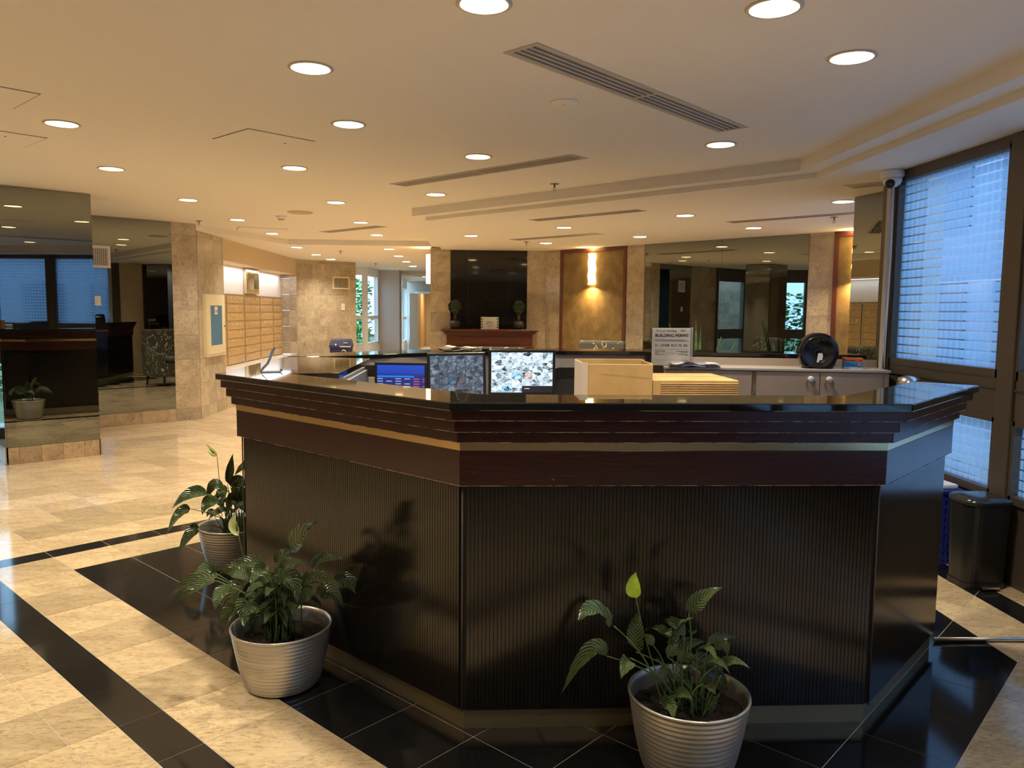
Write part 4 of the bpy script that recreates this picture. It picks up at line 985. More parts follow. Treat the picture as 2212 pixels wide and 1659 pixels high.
def peace_lily(key, label, loc, spathe_m, R=.20, H=.255):
    root = thing('peace_lily', label, 'plant', (*loc, 0)); pot_parts(root, R, H)
    leaves, flowers = PLANT_LEAVES[key]; rnd = random.Random(11); eye = (-loc[0], -loc[1], 1.9)
    b = MB()
    for i, L in enumerate(leaves):
        f = (Vector(eye) + Vector((rnd.uniform(-1.2, 1.2), rnd.uniform(-.5, .5), rnd.uniform(0, 2.2))))
        add_leaf(root, L[:3] + [L[3] * 1.38], rnd, f)
        a = rnd.uniform(0, 6.28); r = rnd.uniform(.01, .075); s = (r * math.cos(a) + .12 * L[0][0], r * math.sin(a), H - .065)
        sw = (.02 * (1 if L[0][0] > 0 else -1) * -1, 0, .025)
        stalk(b, s, L[0], sw)
    for k in range({'2': 30, '1': 12, '3': 9}.get(key, 4)):
        a = rnd.uniform(0, 6.28); s0 = Vector((.05 * math.cos(a), .05 * math.sin(a), H - .06)); h_ = rnd.uniform(.05, .17); rr_ = rnd.uniform(.05, .15)
        lb = Vector((rr_ * .5 * math.cos(a), rr_ * .5 * math.sin(a), H + h_)); lt = lb + Vector((rnd.uniform(.07, .13) * math.cos(a), rnd.uniform(.07, .13) * math.sin(a), rnd.uniform(-.06, .03)))
        add_leaf(root, [tuple(lb), tuple(lb.lerp(lt, .5) + Vector((0, 0, .02))), tuple(lt), rnd.uniform(.035, .055)], rnd, Vector((0, 0, 3)) + Vector(eye) * .3); stalk(b, s0, lb, (0, 0, 0), .0022)
    for k in range(14):
        a = rnd.uniform(0, 6.28); r = rnd.uniform(.0, .07); s = (r * math.cos(a), r * math.sin(a), H - .065)
        stalk(b, s, (s[0] * 2 + rnd.uniform(-.03, .03), s[1] * 1.8, H + rnd.uniform(.0, .10)), (0, 0, 0), .0022)
    for fb, fm, ft in flowers: stalk(b, (fb[0] * .3, 0, H - .065), fb, (-.012, 0, 0), .0022)
    b.build('leaf_stalks', root)['kind'] = 'stuff'
    for fb, fm, ft in flowers:
        me, n, k_ = leaf_mesh(fb, fm, ft, .050 if key == '3' else .036, (eye[0], eye[1], 1.), rnd)
        me.mats = [spathe_m]; o = me.build('spathe', root, fix=False); o['label'] = 'pale flower bract'
        c0, c1_ = Vector(fb), Vector(ft); mpt = c0.lerp(c1_, .25); mpt2 = c0.lerp(c1_, .62)
        if key != '3': MB().tube([mpt + Vector((0, -.012, 0)), mpt2 + Vector((0, -.014, 0))], .0042, SPADIX, 8).build('spadix', root)
    return root
PLANT_LEAVES = {
 '3': ([
   [[-0.262,-0.06,0.516],[-0.33,-0.1,0.591],[-0.389,-0.15,0.578],0.057],
   [[-0.265,0.036,0.374],[-0.322,0.06,0.383],[-0.413,0.09,0.214],0.042],
   [[-0.179,-0.012,0.409],[-0.183,-0.02,0.478],[-0.188,-0.03,0.542],0.05],
   [[-0.209,-0.06,0.411],[-0.227,-0.1,0.41],[-0.252,-0.15,0.392],0.038],
   [[-0.112,0.036,0.408],[-0.122,0.06,0.423],[-0.134,0.09,0.423],0.023],
   [[-0.01,-0.012,0.535],[0.028,-0.02,0.59],[0.093,-0.03,0.634],0.042],
   [[-0.078,-0.06,0.454],[-0.071,-0.1,0.527],[-0.031,-0.15,0.588],0.05],
   [[-0.066,0.036,0.371],[-0.005,0.06,0.4],[0.092,0.09,0.4],0.038],
   [[0.076,-0.012,0.416],[0.105,-0.02,0.434],[0.116,-0.03,0.396],0.03],
   [[0.07,-0.06,0.381],[0.107,-0.1,0.417],[0.149,-0.15,0.414],0.023],
   [[0.019,0.036,0.343],[0.093,0.06,0.318],[0.183,0.09,0.202],0.057],
   [[-0.048,-0.012,0.374],[-0.014,-0.02,0.394],[0.017,-0.03,0.38],0.03],
   [[-0.111,-0.06,0.261],[-0.087,-0.1,0.275],[-0.092,-0.15,0.258],0.034],
   [[-0.101,0.036,0.363],[-0.074,0.06,0.341],[-0.059,0.09,0.297],0.023],
   [[0.057,-0.012,0.24],[0.071,-0.02,0.239],[0.061,-0.03,0.201],0.03],
   [[-0.07,-0.06,0.283],[-0.049,-0.1,0.315],[-0.036,-0.15,0.317],0.027],
   [[-0.025,0.036,0.288],[0.01,0.06,0.293],[0.037,0.09,0.252],0.03],
   [[-0.063,-0.012,0.342],[-0.086,-0.02,0.354],[-0.108,-0.03,0.343],0.023],
   [[0.028,-0.06,0.322],[0.036,-0.1,0.334],[0.04,-0.15,0.339],0.027],
  ],[[[-0.187,-0.03,0.592],[-0.198,-0.03,0.637],[-0.19,-0.03,0.679]]]),
 '2': ([
   [[0.053,-0.08,0.572],[0.104,-0.12,0.643],[0.169,-0.17,0.714],0.065],
   [[-0.027,0.016,0.494],[0.007,0.04,0.528],[0.06,0.07,0.525],0.033],
   [[0.124,-0.032,0.482],[0.169,-0.04,0.528],[0.249,-0.05,0.532],0.039],
   [[0.092,-0.08,0.442],[0.171,-0.12,0.485],[0.253,-0.17,0.476],0.039],
   [[0.21,0.016,0.403],[0.259,0.04,0.408],[0.311,0.07,0.312],0.049],
   [[0.146,-0.032,0.38],[0.206,-0.04,0.389],[0.26,-0.05,0.328],0.052],
   [[0.003,-0.08,0.453],[0.07,-0.12,0.466],[0.108,-0.17,0.391],0.072],
   [[-0.037,0.016,0.322],[-0.031,0.04,0.271],[-0.003,0.07,0.174],0.065],
   [[-0.051,-0.032,0.348],[-0.075,-0.04,0.303],[-0.115,-0.05,0.216],0.059],
   [[-0.101,-0.08,0.377],[-0.109,-0.12,0.356],[-0.096,-0.17,0.307],0.059],
   [[-0.131,0.016,0.416],[-0.195,0.04,0.37],[-0.273,0.07,0.265],0.072],
   [[-0.165,-0.032,0.335],[-0.205,-0.04,0.298],[-0.222,-0.05,0.217],0.046],
   [[-0.177,-0.08,0.434],[-0.202,-0.12,0.416],[-0.206,-0.17,0.376],0.039],
   [[-0.252,0.016,0.434],[-0.346,0.04,0.427],[-0.484,0.07,0.33],0.042],
   [[-0.243,-0.032,0.438],[-0.312,-0.04,0.421],[-0.398,-0.05,0.363],0.033],
   [[-0.226,-0.08,0.484],[-0.25,-0.12,0.521],[-0.271,-0.17,0.506],0.039],
   [[-0.127,0.016,0.43],[-0.186,0.04,0.463],[-0.266,0.07,0.43],0.062],
   [[-0.044,-0.032,0.494],[-0.116,-0.04,0.52],[-0.2,-0.05,0.494],0.036],
   [[-0.035,-0.08,0.506],[-0.056,-0.12,0.507],[-0.064,-0.17,0.472],0.039],
   [[0.065,0.016,0.487],[0.006,0.04,0.466],[-0.059,0.07,0.428],0.039],
   [[-0.023,-0.032,0.449],[-0.059,-0.04,0.446],[-0.093,-0.05,0.396],0.039],
   [[0.098,-0.08,0.432],[0.126,-0.12,0.42],[0.13,-0.17,0.399],0.039],
   [[-0.082,0.016,0.378],[-0.076,0.04,0.348],[-0.105,0.07,0.302],0.039],
   [[0.022,-0.032,0.381],[0.05,-0.04,0.377],[0.064,-0.05,0.326],0.039],
   [[0.016,-0.08,0.499],[0.065,-0.12,0.539],[0.145,-0.17,0.548],0.033],
  ],[[[-0.146,-0.05,0.624],[-0.167,-0.05,0.67],[-0.153,-0.05,0.713]]]),
 '1': ([
   [[-0.004,-0.08,0.506],[0.027,-0.12,0.602],[0.057,-0.17,0.695],0.034],
   [[-0.106,-0.11,0.455],[-0.177,-0.17,0.475],[-0.256,-0.245,0.408],0.053],
   [[-0.195,-0.128,0.373],[-0.233,-0.2,0.368],[-0.276,-0.29,0.265],0.044],
   [[-0.164,-0.092,0.262],[-0.204,-0.14,0.232],[-0.247,-0.2,0.133],0.048],
   [[-0.062,0.016,0.46],[-0.127,0.04,0.47],[-0.174,0.07,0.368],0.048],
   [[-0.018,-0.032,0.456],[-0.049,-0.04,0.449],[-0.08,-0.05,0.417],0.058],
   [[-0.061,-0.08,0.4],[-0.103,-0.12,0.41],[-0.118,-0.17,0.35],0.058],
   [[-0.015,0.016,0.425],[0.021,0.04,0.415],[0.017,0.07,0.311],0.073],
   [[-0.003,-0.032,0.476],[0.034,-0.04,0.522],[0.079,-0.05,0.534],0.048],
   [[0.035,-0.08,0.487],[0.086,-0.12,0.515],[0.137,-0.17,0.507],0.048],
   [[-0.117,0.016,0.381],[-0.091,0.04,0.38],[-0.078,0.07,0.312],0.048],
   [[-0.102,-0.032,0.329],[-0.123,-0.04,0.331],[-0.137,-0.05,0.304],0.029],
   [[0.043,-0.08,0.399],[0.037,-0.12,0.429],[0.014,-0.17,0.374],0.058],
  ],[[[-0.068,-0.05,0.663],[-0.101,-0.05,0.69],[-0.125,-0.05,0.731]]]),
}
peace_lily('3', 'potted plant with lime bract before the desk, silver pot cut by the bottom edge', (.705, 2.41), SPATHE_G, .198, .27)
peace_lily('2', 'bushy potted plant in a ribbed silver pot at the left foot of the desk', (-.765, 3.05), SPATHE, .198, .25)
peace_lily('1', 'rear potted plant with bluish drooping leaves, half hidden by the left desk corner', (-1.40, 4.52), SPATHE, .20, .25)
# a fourth one stands on the hidden side of the desk and shows in the column mirror
PLANT_LEAVES['4'] = ([[[-.05, 0, .35], [-.15, -.05, .42], [-.26, -.08, .34], .07], [[.03, 0, .36], [.12, 0, .46], [.24, .02, .40], .07], [[0, .04, .38], [.02, .06, .48], [.05, .08, .56], .06], [[-.03, -.05, .33], [-.08, -.14, .38], [-.14, -.22, .3], .07],
  [[.05, .05, .34], [.14, .12, .38], [.2, .2, .31], .07], [[-.05, .05, .34], [-.12, .13, .40], [-.18, .2, .33], .07], [[.0, -.04, .33], [.05, -.14, .36], [.1, -.22, .28], .07], [[0, 0, .35], [-.04, .02, .45], [-.1, .04, .52], .06]], [])
peace_lily('4', 'potted plant behind the desk, seen only in the left column mirror', (-1.42, 5.55), SPATHE, .20, .25)

# ============================================================ RIGHT SIDE BINS, BAR, CAMERA
bn = thing('pedal_bin', 'black plastic pedal bin with curved lid at the right edge by the window', 'bin', (2.815, 4.12, 0), math.radians(3))
def bin_prof(w0, d0, r): return rrect(w0, d0, r, 5)
b = MB(); lo, hi = rrect(.24, .20, .06, 5), rrect(.265, .235, .07, 5); k = len(lo)
b.v += [(p[0], p[1], .035) for p in lo] + [(p[0], p[1], .47) for p in hi]
for i in range(k): j = (i + 1) % k; b.face([i, j, k + j, k + i], BLACK_PL, False)
b.face(list(range(k))[::-1], BLACK_PL); b.face([k + i for i in range(k)], BLACK_PL); b.build('bin_body', bn)
MB().prism(rrect(.25, .21, .06, 5), 0, .034, BLACK_PL).build('bin_base', bn)
b = MB(); hi2 = rrect(.275, .245, .07, 5); b.v += [(p[0], p[1], .472) for p in hi2] + [(p[0], p[1], .485 + .02 * (1 - (p[0] / .145) ** 2)) for p in hi2] + [(p[0] * .6, p[1] * .6, .512) for p in hi2]
for q in (0, 1):
    for i in range(k): j = (i + 1) % k; b.face([q * k + i, q * k + j, (q + 1) * k + j, (q + 1) * k + i], mat('bin_lid_black', (.02, .025, .03), .18), True)
b.face([2 * k + i for i in range(k)], MATS['bin_lid_black'], True); b.face(list(range(k))[::-1], BLACK_PL); b.build('bin_lid', bn)
MB().box(-.05, .05, -.135, -.095, .012, .028, CHROME).build('pedal', bn, bevel=.004)
bk_ = thing('laundry_basket', 'blue perforated plastic basket between the desk end and the black bin', 'basket', (2.79, 4.60, 0), math.radians(4))
BLUE = mat('royal_blue_plastic', (.02, .035, .32), .3)
b = MB(); W_, D_, H_ = .14, .15, .50
for sx, n_h in ((-1, 0), (1, 0)):
    for r_ in range(8):
        z = .03 + r_ * .052; b.box(sx * W_ - .004, sx * W_ + .004, -D_, D_, z, z + .016, BLUE)
for sy in (-1, 1):
    for r_ in range(8): z = .03 + r_ * .052; b.box(-W_, W_, sy * D_ - .004, sy * D_ + .004, z, z + .016, BLUE)
for k in range(10):
    x = -W_ + k * 2 * W_ / 9
    for sy in (-1, 1): b.box(x - .008, x + .008, sy * D_ - .0035, sy * D_ + .0035, .0, .44, BLUE)
for k in range(8):
    y = -D_ + k * 2 * D_ / 7
    for sx in (-1, 1): b.box(sx * W_ - .0035, sx * W_ + .0035, y - .008, y + .008, .0, .44, BLUE)
b.box(-W_, W_, -D_, D_, 0, .01, BLUE); b.build('basket_sides', bk_)
b = MB(); 
for sy in (-1, 1): b.box(-W_ - .015, W_ + .015, sy * D_ - .015, sy * D_ + .015, .435, .455, BLUE)
for sx in (-1, 1): b.box(sx * W_ - .015, sx * W_ + .015, -D_, D_, .435, .455, BLUE)
b.build('basket_rim', bk_, bevel=.004)
lid = thing('folded_cloth', 'white and blue folded cloth lying in the blue basket', 'cloth', (2.79, 4.60, .40), math.radians(4))
b = MB(); b.box(-.12, .12, -.12, .12, 0, .05, BLUE); b.build('lower_fold', lid, bevel=.015); MB().box(-.125, .125, -.13, .13, .051, .085, mat('white_cloth', (.7, .75, .85), .8)).build('upper_fold', lid, bevel=.012)
fb_ = MB().tube([(2.12, 3.365, .011), (2.96, 3.345, .011)], .010, CHROME, 14).build('floor_bar'); tag(fb_, 'thin polished metal bar lying across the black tiles at the right', 'metal bar')

def dome_camera():
    r = thing('dome_camera', 'white dome security camera on the soffit at the window post', 'camera', (2.905, 5.40, ZS))
    MB().lathe([(.0, -.0005), (.078, -.0005), (.080, -.012), (.078, -.040), (.070, -.046), (.066, -.052)][::-1], WHITE_PL, 32).build('mounting_base', r)
    MB().lathe([(.0, -.118), (.03, -.112), (.052, -.096), (.062, -.072), (.066, -.052)], WHITE_PL, 32).build('camera_ball', r)
    d = Vector((-.62, -.72, -.32)).normalized(); Rm = d.to_track_quat('Z', 'Y').to_matrix().to_4x4()
    MB().lathe([(.030, .0), (.032, .014), (.026, .018), (.018, .014), (0, .012)], BLACK_PL, 24, M=Matrix.Translation(Vector((0, 0, -.078)) + d * .050) @ Rm).build('lens_ring', r)
    MB().lathe([(.012, .0), (.011, .004), (0, .006)], mat('lens_glass', (.04, .04, .05), .05), 16, M=Matrix.Translation(Vector((0, 0, -.078)) + d * .064) @ Rm).build('lens', r)
dome_camera()
cd = thing('cable_trunking', 'pale vertical cable trunking on the window post below the dome camera', 'cable trunking', (2.945, 5.485, 0))
MB().box(-.016, .012, -.028, .022, .95, ZS - .09, mat('grey_white_trunking', (.50, .50, .50), .5)).build('trunking', cd, bevel=.003)
b = MB()
for k, (y0, y1) in enumerate(((-.06, -.075), (-.045, -.03), (-.05, -.055))):
    b.tube([(-.01, y0, 2.41), (-.012, y0 - .012, 1.9), (-.012, y0 - .004, 1.55), (-.014, y0 + .01 * k, 1.35), (-.014, y1 - .01 * (k - 1), 1.12)], .0028, WHITE_PL, 6)
b.build('loose_cable', cd)
sb = thing('steel_canister', 'rounded stainless steel canister beside the right end of the cabinet', 'canister', (2.865, 4.98, 0))
MB().lathe([(.075, 0), (.075, 1.0), (.072, 1.015)], CHROME, 28).build('canister_body', sb); MB().lathe([(.076, 1.016), (.076, 1.05), (.066, 1.085), (.03, 1.10), (0, 1.102)], CHROME, 28).build('canister_lid', sb)

# ============================================================ CEILING FITTINGS
REFL = mat('cream_reflector', (.80, .70, .45), .35); TRIM = mat('white_trim', (.62, .56, .46), .5)
LAMP = mat('lamp_diffuser', (1, 1, 1), .5, emit=(1., .86, .58), estr=3.2)
LAMP_F = LAMP
def downlight_meshes():
    t = MB().lathe([(LR - .004, -.0005), (LR + .010, -.0005), (LR + .012, -.003), (LR, -.007), (LR - .004, -.006)], TRIM, 28, caps=False).mesh('trim_ring')
    r = MB().lathe([(LR - .003, -.004), (LR - .006, .02), (LR - .02, .09), (.055, .13)], REFL, 28, caps=False).mesh('reflector')
    d = MB().lathe([(.0, .115), (.062, .115), (.062, .12)], LAMP, 24, caps=False).mesh('lamp')
    return t, r, d
DT, DR, DD = downlight_meshes()
def downlight(x, y, z, label, seen_=True):
    o = thing('recessed_downlight', label, 'ceiling light', (x, y, z), 0, 'recessed downlights in the ceiling')
    inst('trim_ring', DT, o, (0, 0, 0)); inst('reflector', DR, o, (0, 0, 0)); inst('lamp', DD, o, (0, 0, 0))
    lamp_area('downlight_lamp', (x, y, z + .075), .11, LAMP_W, LAMP_COL, spread=math.radians(125))
for lst, z in ((DL_MAIN, ZC), (DL_LOW, ZS), (DL_BACK, ZB)):
    for x, y, lb in lst: downlight(x, y, z, 'recessed round downlight ' + lb)
for x, y in DL_OUT: downlight(x, y, ZC, 'recessed downlight above the near part of the room, outside the picture')
for c, hl, hw, a, z, lb in VENTS:
    o = thing('slot_diffuser', lb, 'air vent', (c[0], c[1], z), a)
    b = MB(); n = 4 if hl > .3 else 2; fr = .02
    for q in (((-hl, hl, -hw, -hw + fr)), ((-hl, hl, hw - fr, hw)), ((-hl, -hl + .025, -hw + fr, hw - fr)), ((hl - .025, hl, -hw + fr, hw - fr))): b.box(q[0], q[1], q[2], q[3], -.004, -.0003, VENT := mat('vent_grey', (.46, .42, .37), .5))
    b.build('frame', o)
    span = 2 * (hw - fr); slot = .021; bw = (span - n * slot) / (n + 1)
    for k in range(n + 1):
        y0 = -hw + fr + k * (bw + slot)
        MB().box(-hl + .025, hl - .025, y0, y0 + bw, -.003, .012, VENT).build('blade', o)
    if hl > .5: MB().box(-.012, .012, -hw + fr, hw - fr, -.0025, .010, VENT).build('cross_bar', o)
    MB().box(-hl + .02, hl - .02, -hw + .02, hw - .02, .03, .035, REED_D).build('backing', o)
    b = MB(); b.box(-hl + .016, hl - .016, -hw + .014, -hw + .018, .0, .06, REED_D); b.box(-hl + .016, hl - .016, hw - .018, hw - .014, .0, .06, REED_D); b.build('duct_side', o)
MB_ = None
o = thing('blanking_plate', 'flat white round blanking plate on the ceiling left of the long diffuser', 'blanking plate', (.48, 4.30, ZC))
MB().lathe([(0, -.012), (.070, -.012), (.076, -.008), (.077, 0)], mat('white_cap', (.85, .82, .76), .5), 32).build('cover', o); MB().lathe([(.006, -.014), (.006, -.012)], VENT, 8).build('screw', o)
def sprinkler(x, y, z, lb):
    o = thing('fire_sprinkler', lb, 'sprinkler', (x, y, z), 0)
    DK = mat('sprinkler_metal', (.25, .22, .18), .35, .9)
    MB().lathe([(.0, -.006), (.038, -.006), (.042, 0)], DK, 20).build('escutcheon', o)
    MB().tube([(0, 0, -.006), (0, 0, -.035)], .008, DK, 8).build('nozzle', o)
    b = MB()
    for s in (-1, 1): b.tube([(s * .006, 0, -.03), (s * .013, 0, -.042), (s * .004, 0, -.058)], .0022, DK, 6)
    b.lathe([(0, -.060), (.014, -.060), (.014, -.058), (0, -.058)], DK, 12); b.build('deflector', o)
sprinkler(.70, 6.98, ZC, 'small pendant fire sprinkler before the soffit edge'); sprinkler(-3.55, 10.35, ZC, 'pendant fire sprinkler beside the stone wall corner')
sprinkler(-2.38, 14.1, ZB, 'pendant fire sprinkler above the far stone wall'); sprinkler(.74, 11.3, ZS, 'pendant fire sprinkler near the fireplace'); sprinkler(3.71, 8.0, ZS, 'pendant fire sprinkler before the wall mirror at the right'); sprinkler(-2.2, 17.6, ZB, 'pendant fire sprinkler in front of the bay windows')
o = thing('smoke_detector', 'white smoke detector left of the round ceiling speaker', 'smoke detector', (-2.35, 9.72, ZC)); MB().lathe([(.0, -.052), (.028, -.052), (.033, -.035), (.05, -.03), (.056, -.012), (.068, -.010), (.07, 0)], WHITE_PL, 28).build('detector_body', o); MB().lathe([(.034, -.046), (.0345, -.040)], BLACK_PL, 20, caps=False).build('sensor_slots', o)
o = thing('ceiling_speaker', 'flat round tan speaker grille in the ceiling', 'speaker', (-2.03, 9.30, ZC)); MB().lathe([(0, -.006), (.12, -.006), (.135, -.010), (.145, -.004), (.146, 0)], mat('speaker_tan', (.50, .40, .28), .7), 40).build('grille', o)
o = thing('dark_dome_camera', 'small black dome camera at the far corridor', 'camera', (-2.25, 23.2, ZB)); MB().lathe([(0, -.14), (.07, -.11), (.10, -.05), (.105, -.0005)], BLACK_GL, 24).build('dome', o)

# ============================================================ WALL FITTINGS
GLOW = mat('frosted_lit_glass', (1, .9, .6), .4, emit=(1., .68, .22), estr=9.)
def sconce(x, y, z, ang, lb):
    o = thing('wall_sconce', lb, 'wall lamp', (x, y, z), ang)
    MB().box(-.05, .05, .001, .02, .06, .42, CHROME).build('back_plate', o)
    b = MB(); n, k = 16, 8; H = .48
    for i in range(n + 1):
        zz = H * i / n; dx = .008 * math.sin(i * 1.0)
        for j in range(k + 1): a = math.pi * j / k; b.v.append((dx - .066 * math.cos(a), -.075 * math.sin(a) - .002, zz))
    for i in range(n):
        for j in range(k): b.face([i * (k + 1) + j, i * (k + 1) + j + 1, (i + 1) * (k + 1) + j + 1, (i + 1) * (k + 1) + j], GLOW, True)
    b.build('glass_shade', o)
    R = Matrix.Rotation(ang, 3, 'Z'); p = Vector((x, y, z + .50)) + R @ Vector((0, -.09, 0))
    for dz, rx in ((.0, math.pi), (-.52, 0)):
        lamp_area('sconce_lamp', (p.x, p.y, p.z + dz), .08, 9, (1, .66, .25), (rx, 0, 0), spread=math.radians(150))
sq = op(.208, .014); sconce(sq[0], sq[1], 1.93, math.atan2(od.y, od.x), 'lit frosted glass sconce on the brown panel')
sconce(-.733, 13.15, 1.95, -math.pi / 2, 'lit frosted glass sconce on the left side of the fireplace pier')
s2 = op(1.06, .014); sconce(s2[0], s2[1], 1.93, math.atan2(od.y, od.x), 'lit frosted glass sconce on the right brown panel, hidden behind the mirrored pier')

def grille_box(lb, loc, ang, w, h, nv, nh, fm, slot, cat='air vent'):
    o = thing('wall_grille', lb, cat, loc, ang); f = .03
    b = MB(); b.box(-w / 2, w / 2, -.014, 0, -h / 2, -h / 2 + f, fm); b.box(-w / 2, w / 2, -.014, 0, h / 2 - f, h / 2, fm); b.box(-w / 2, -w / 2 + f, -.014, 0, -h / 2 + f, h / 2 - f, fm); b.box(w / 2 - f, w / 2, -.014, 0, -h / 2 + f, h / 2 - f, fm); b.build('frame', o)
    MB().box(-w / 2 + f, w / 2 - f, -.003, -.001, -h / 2 + f, h / 2 - f, slot).build('backing', o)
    me1 = MB().box(-.0025, .0025, -.011, -.004, -h / 2 + f, h / 2 - f, fm).mesh('louvre')
    for k in range(nv): inst('louvre', me1, o, (-w / 2 + f + (k + .5) * (w - 2 * f) / nv, 0, 0))
    if nh:
        me2 = MB().box(-w / 2 + f, w / 2 - f, -.010, -.004, -.003, .003, fm).mesh('louvre')
        for k in range(nh): inst('louvre', me2, o, (0, 0, -h / 2 + f + (k + .5) * (h - 2 * f) / nh))
    return o
ra = math.atan2(rd.y, rd.x)
def rp(p, off=.012): q = RA + rd * ((Vector(p) - RA).dot(rd)) - rn * off; return q
q = rp((-4.63, 9.92)); grille_box('white square air grille on the recessed mirror', (q.x, q.y, 2.125), ra, .27, .27, 9, 12, mat('white_grille', (.72, .68, .64), .5), BLACK_PL)
def plate(lb, loc, ang, w=.075, h=.12):
    o = thing('switch_plate', lb, 'switch', loc, ang); MB().box(-w / 2, w / 2, -.010, 0, -h / 2, h / 2, WHITE_PL).build('cover', o, bevel=.003); MB().box(-.012, .012, -.014, -.010, -.02, .02, WHITE_PL).build('rocker', o)
q = rp((-4.65, 9.90)); plate('white plate on the recessed mirror below the grille', (q.x, q.y, 1.585), ra, .07, .115)
fa = math.atan2(fd.y, fd.x)
def fp(s, off=.014): q = FA + fd * s * (FB - FA).length - fn * off; return q
q = fp(.74); grille_box('cream air grille with upright louvres on the far stone wall', (q.x, q.y, 2.08), fa, .40, .27, 14, 0, mat('cream_grille', (.72, .62, .42), .5), mat('grille_shadow', (.12, .10, .07), .7))
q = fp(.77); plate('small white switch box on the far stone wall', (q.x, q.y, 1.565), fa, .09, .15)

# fire hose cabinet in the stone wall
fc = thing('fire_cabinet', 'cream framed extinguisher cabinet with a glass door on the stone wall', 'cabinet', (-3.718, 11.30, .83), math.pi / 2)
CR = mat('cream_enamel', (.72, .64, .46), .35)
def frame_xz(w, h, f, y0, y1, m, name, parent, z0=0., bevel=.003):
    b = MB(); b.box(-w / 2, w / 2, y0, y1, z0, z0 + f, m); b.box(-w / 2, w / 2, y0, y1, z0 + h - f, z0 + h, m); b.box(-w / 2, -w / 2 + f, y0, y1, z0 + f, z0 + h - f, m); b.box(w / 2 - f, w / 2, y0, y1, z0 + f, z0 + h - f, m)
    return b.build(name, parent)
frame_xz(.80, .87, .035, -.045, 0, CR, 'outer_frame', fc)
MB().box(-.37, .37, -.012, .0, .03, .84, mat('cabinet_inside', (.16, .19, .20), .5)).build('cabinet_back', fc)
dr = frame_xz(.73, .80, .12, -.052, -.042, CR, 'cabinet_door', fc, .035)
MB().box(-.25, .25, -.049, -.046, .15, .72, mat('cabinet_glass_blue_reflection', (.10, .24, .42), .04, alpha=.8)).build('door_glass', dr)  # blue base colour stands in for window daylight reflected in the glass
MB().box(-.07, .05, -.0525, -.0495, .59, .70, mat('sticker', (.7, .66, .6), .6)).build('sticker', dr); MB().box(-.05, .04, -.0535, -.0526, .615, .65, mat('sticker_print', (.45, .2, .08), .6)).build('sticker_print', dr)
MB().lathe([(.010, 0), (.010, .012)], BLACK_PL, 10, M=Matrix.Translation((.335, -.052, .42)) @ RX).build('lock', dr)
fx = thing('fire_extinguisher', 'white and steel fire extinguisher inside the cream cabinet', 'extinguisher', (-3.700, 11.315, .868))
MB().lathe([(.0, 0), (.026, 0), (.028, .01), (.028, .20), (.018, .235), (.010, .25)], mat('extinguisher_steel', (.65, .65, .62), .3, .6), 20).build('cylinder', fx); MB().box(-.012, .012, -.02, .02, .25, .28, BLACK_PL).build('valve', fx)
MB().tube([(0, .012, .265), (0, .045, .22), (0, .05, .12), (0, .036, .05)], .006, BLACK_PL, 8).build('hose', fx)

# mailboxes: four banks, eight rows, doors with locks
LOCK = mat('lock_nickel', (.8, .76, .68), .2, 1.)
doors = MB(); doors.box(-.0, .013, -.074, .074, -.0, .138, MAILW); doors.lathe([(.015, 0), (.013, .008)], LOCK, 8, M=Matrix.Translation((.013, 0, .085)) @ Matrix.Rotation(math.pi / 2, 4, 'Y')); DM = doors.mesh('mailbox_door')
ym = [11.98, 12.90, 13.90, 14.90, 15.85, 16.55]
names = ['mailbox bank mostly hidden behind the near stone wall', 'first visible mailbox bank beside the fire cabinet', 'second mailbox bank below the framed mirror', 'third mailbox bank from the near end', 'last mailbox bank beside the far stone return']
for i in range(5):
    y0, y1 = ym[i] + .02, ym[i + 1] - .02; o = thing('mailbox_bank', names[i] if i else names[0], 'mailboxes', (-4.049, y0, .566))
    Wd = y1 - y0; b = MB(); fm = mat('mail_frame_gold', (.50, .35, .16), .3, .3)
    MB().box(0, .012, 0, Wd, 0, 1.18, mat('mail_gap', (.10, .055, .02), .5)).build('bank_back', o)
    b.box(.0, .028, -.0, .03, 0, 1.18, fm); b.box(.0, .028, Wd - .03, Wd, 0, 1.18, fm); b.box(0, .028, .03, Wd - .03, 1.165, 1.18, fm); b.build('bank_frame', o)
    nd = 6 if Wd > .8 else 5
    for r_ in range(8):
        MB().box(.012, .022, .03, Wd - .03, .005 + r_ * .145 - .0005, .012 + r_ * .145, fm).build('row_rail', o) if r_ else None
        for k in range(nd):
            sc_ = ((Wd - .06) / nd - .006) / .148
            inst('mailbox_door', DM, o, (.0125, .03 + (k + .5) * (Wd - .06) / nd, .013 + r_ * .145), 0, scale=(1, sc_, .95))
fm_ = thing('framed_mirror', 'small gold framed mirror hanging above the mailboxes', 'mirror', (-4.046, 14.36, 1.77), math.pi / 2)
GOLD = mat('pale_gold', (.72, .60, .36), .22, .9)
frame_xz(.80, .44, .06, -.05, 0, GOLD, 'frame', fm_); frame_xz(.66, .30, .02, -.058, -.045, mat('bright_gold', (.85, .7, .35), .15, 1.), 'inner_bead', fm_, .07)
MB().box(-.33, .33, -.022, -.018, .06, .38, mat('clear_mirror', (.75, .75, .72), .02, 1.)).build('mirror_glass', fm_)

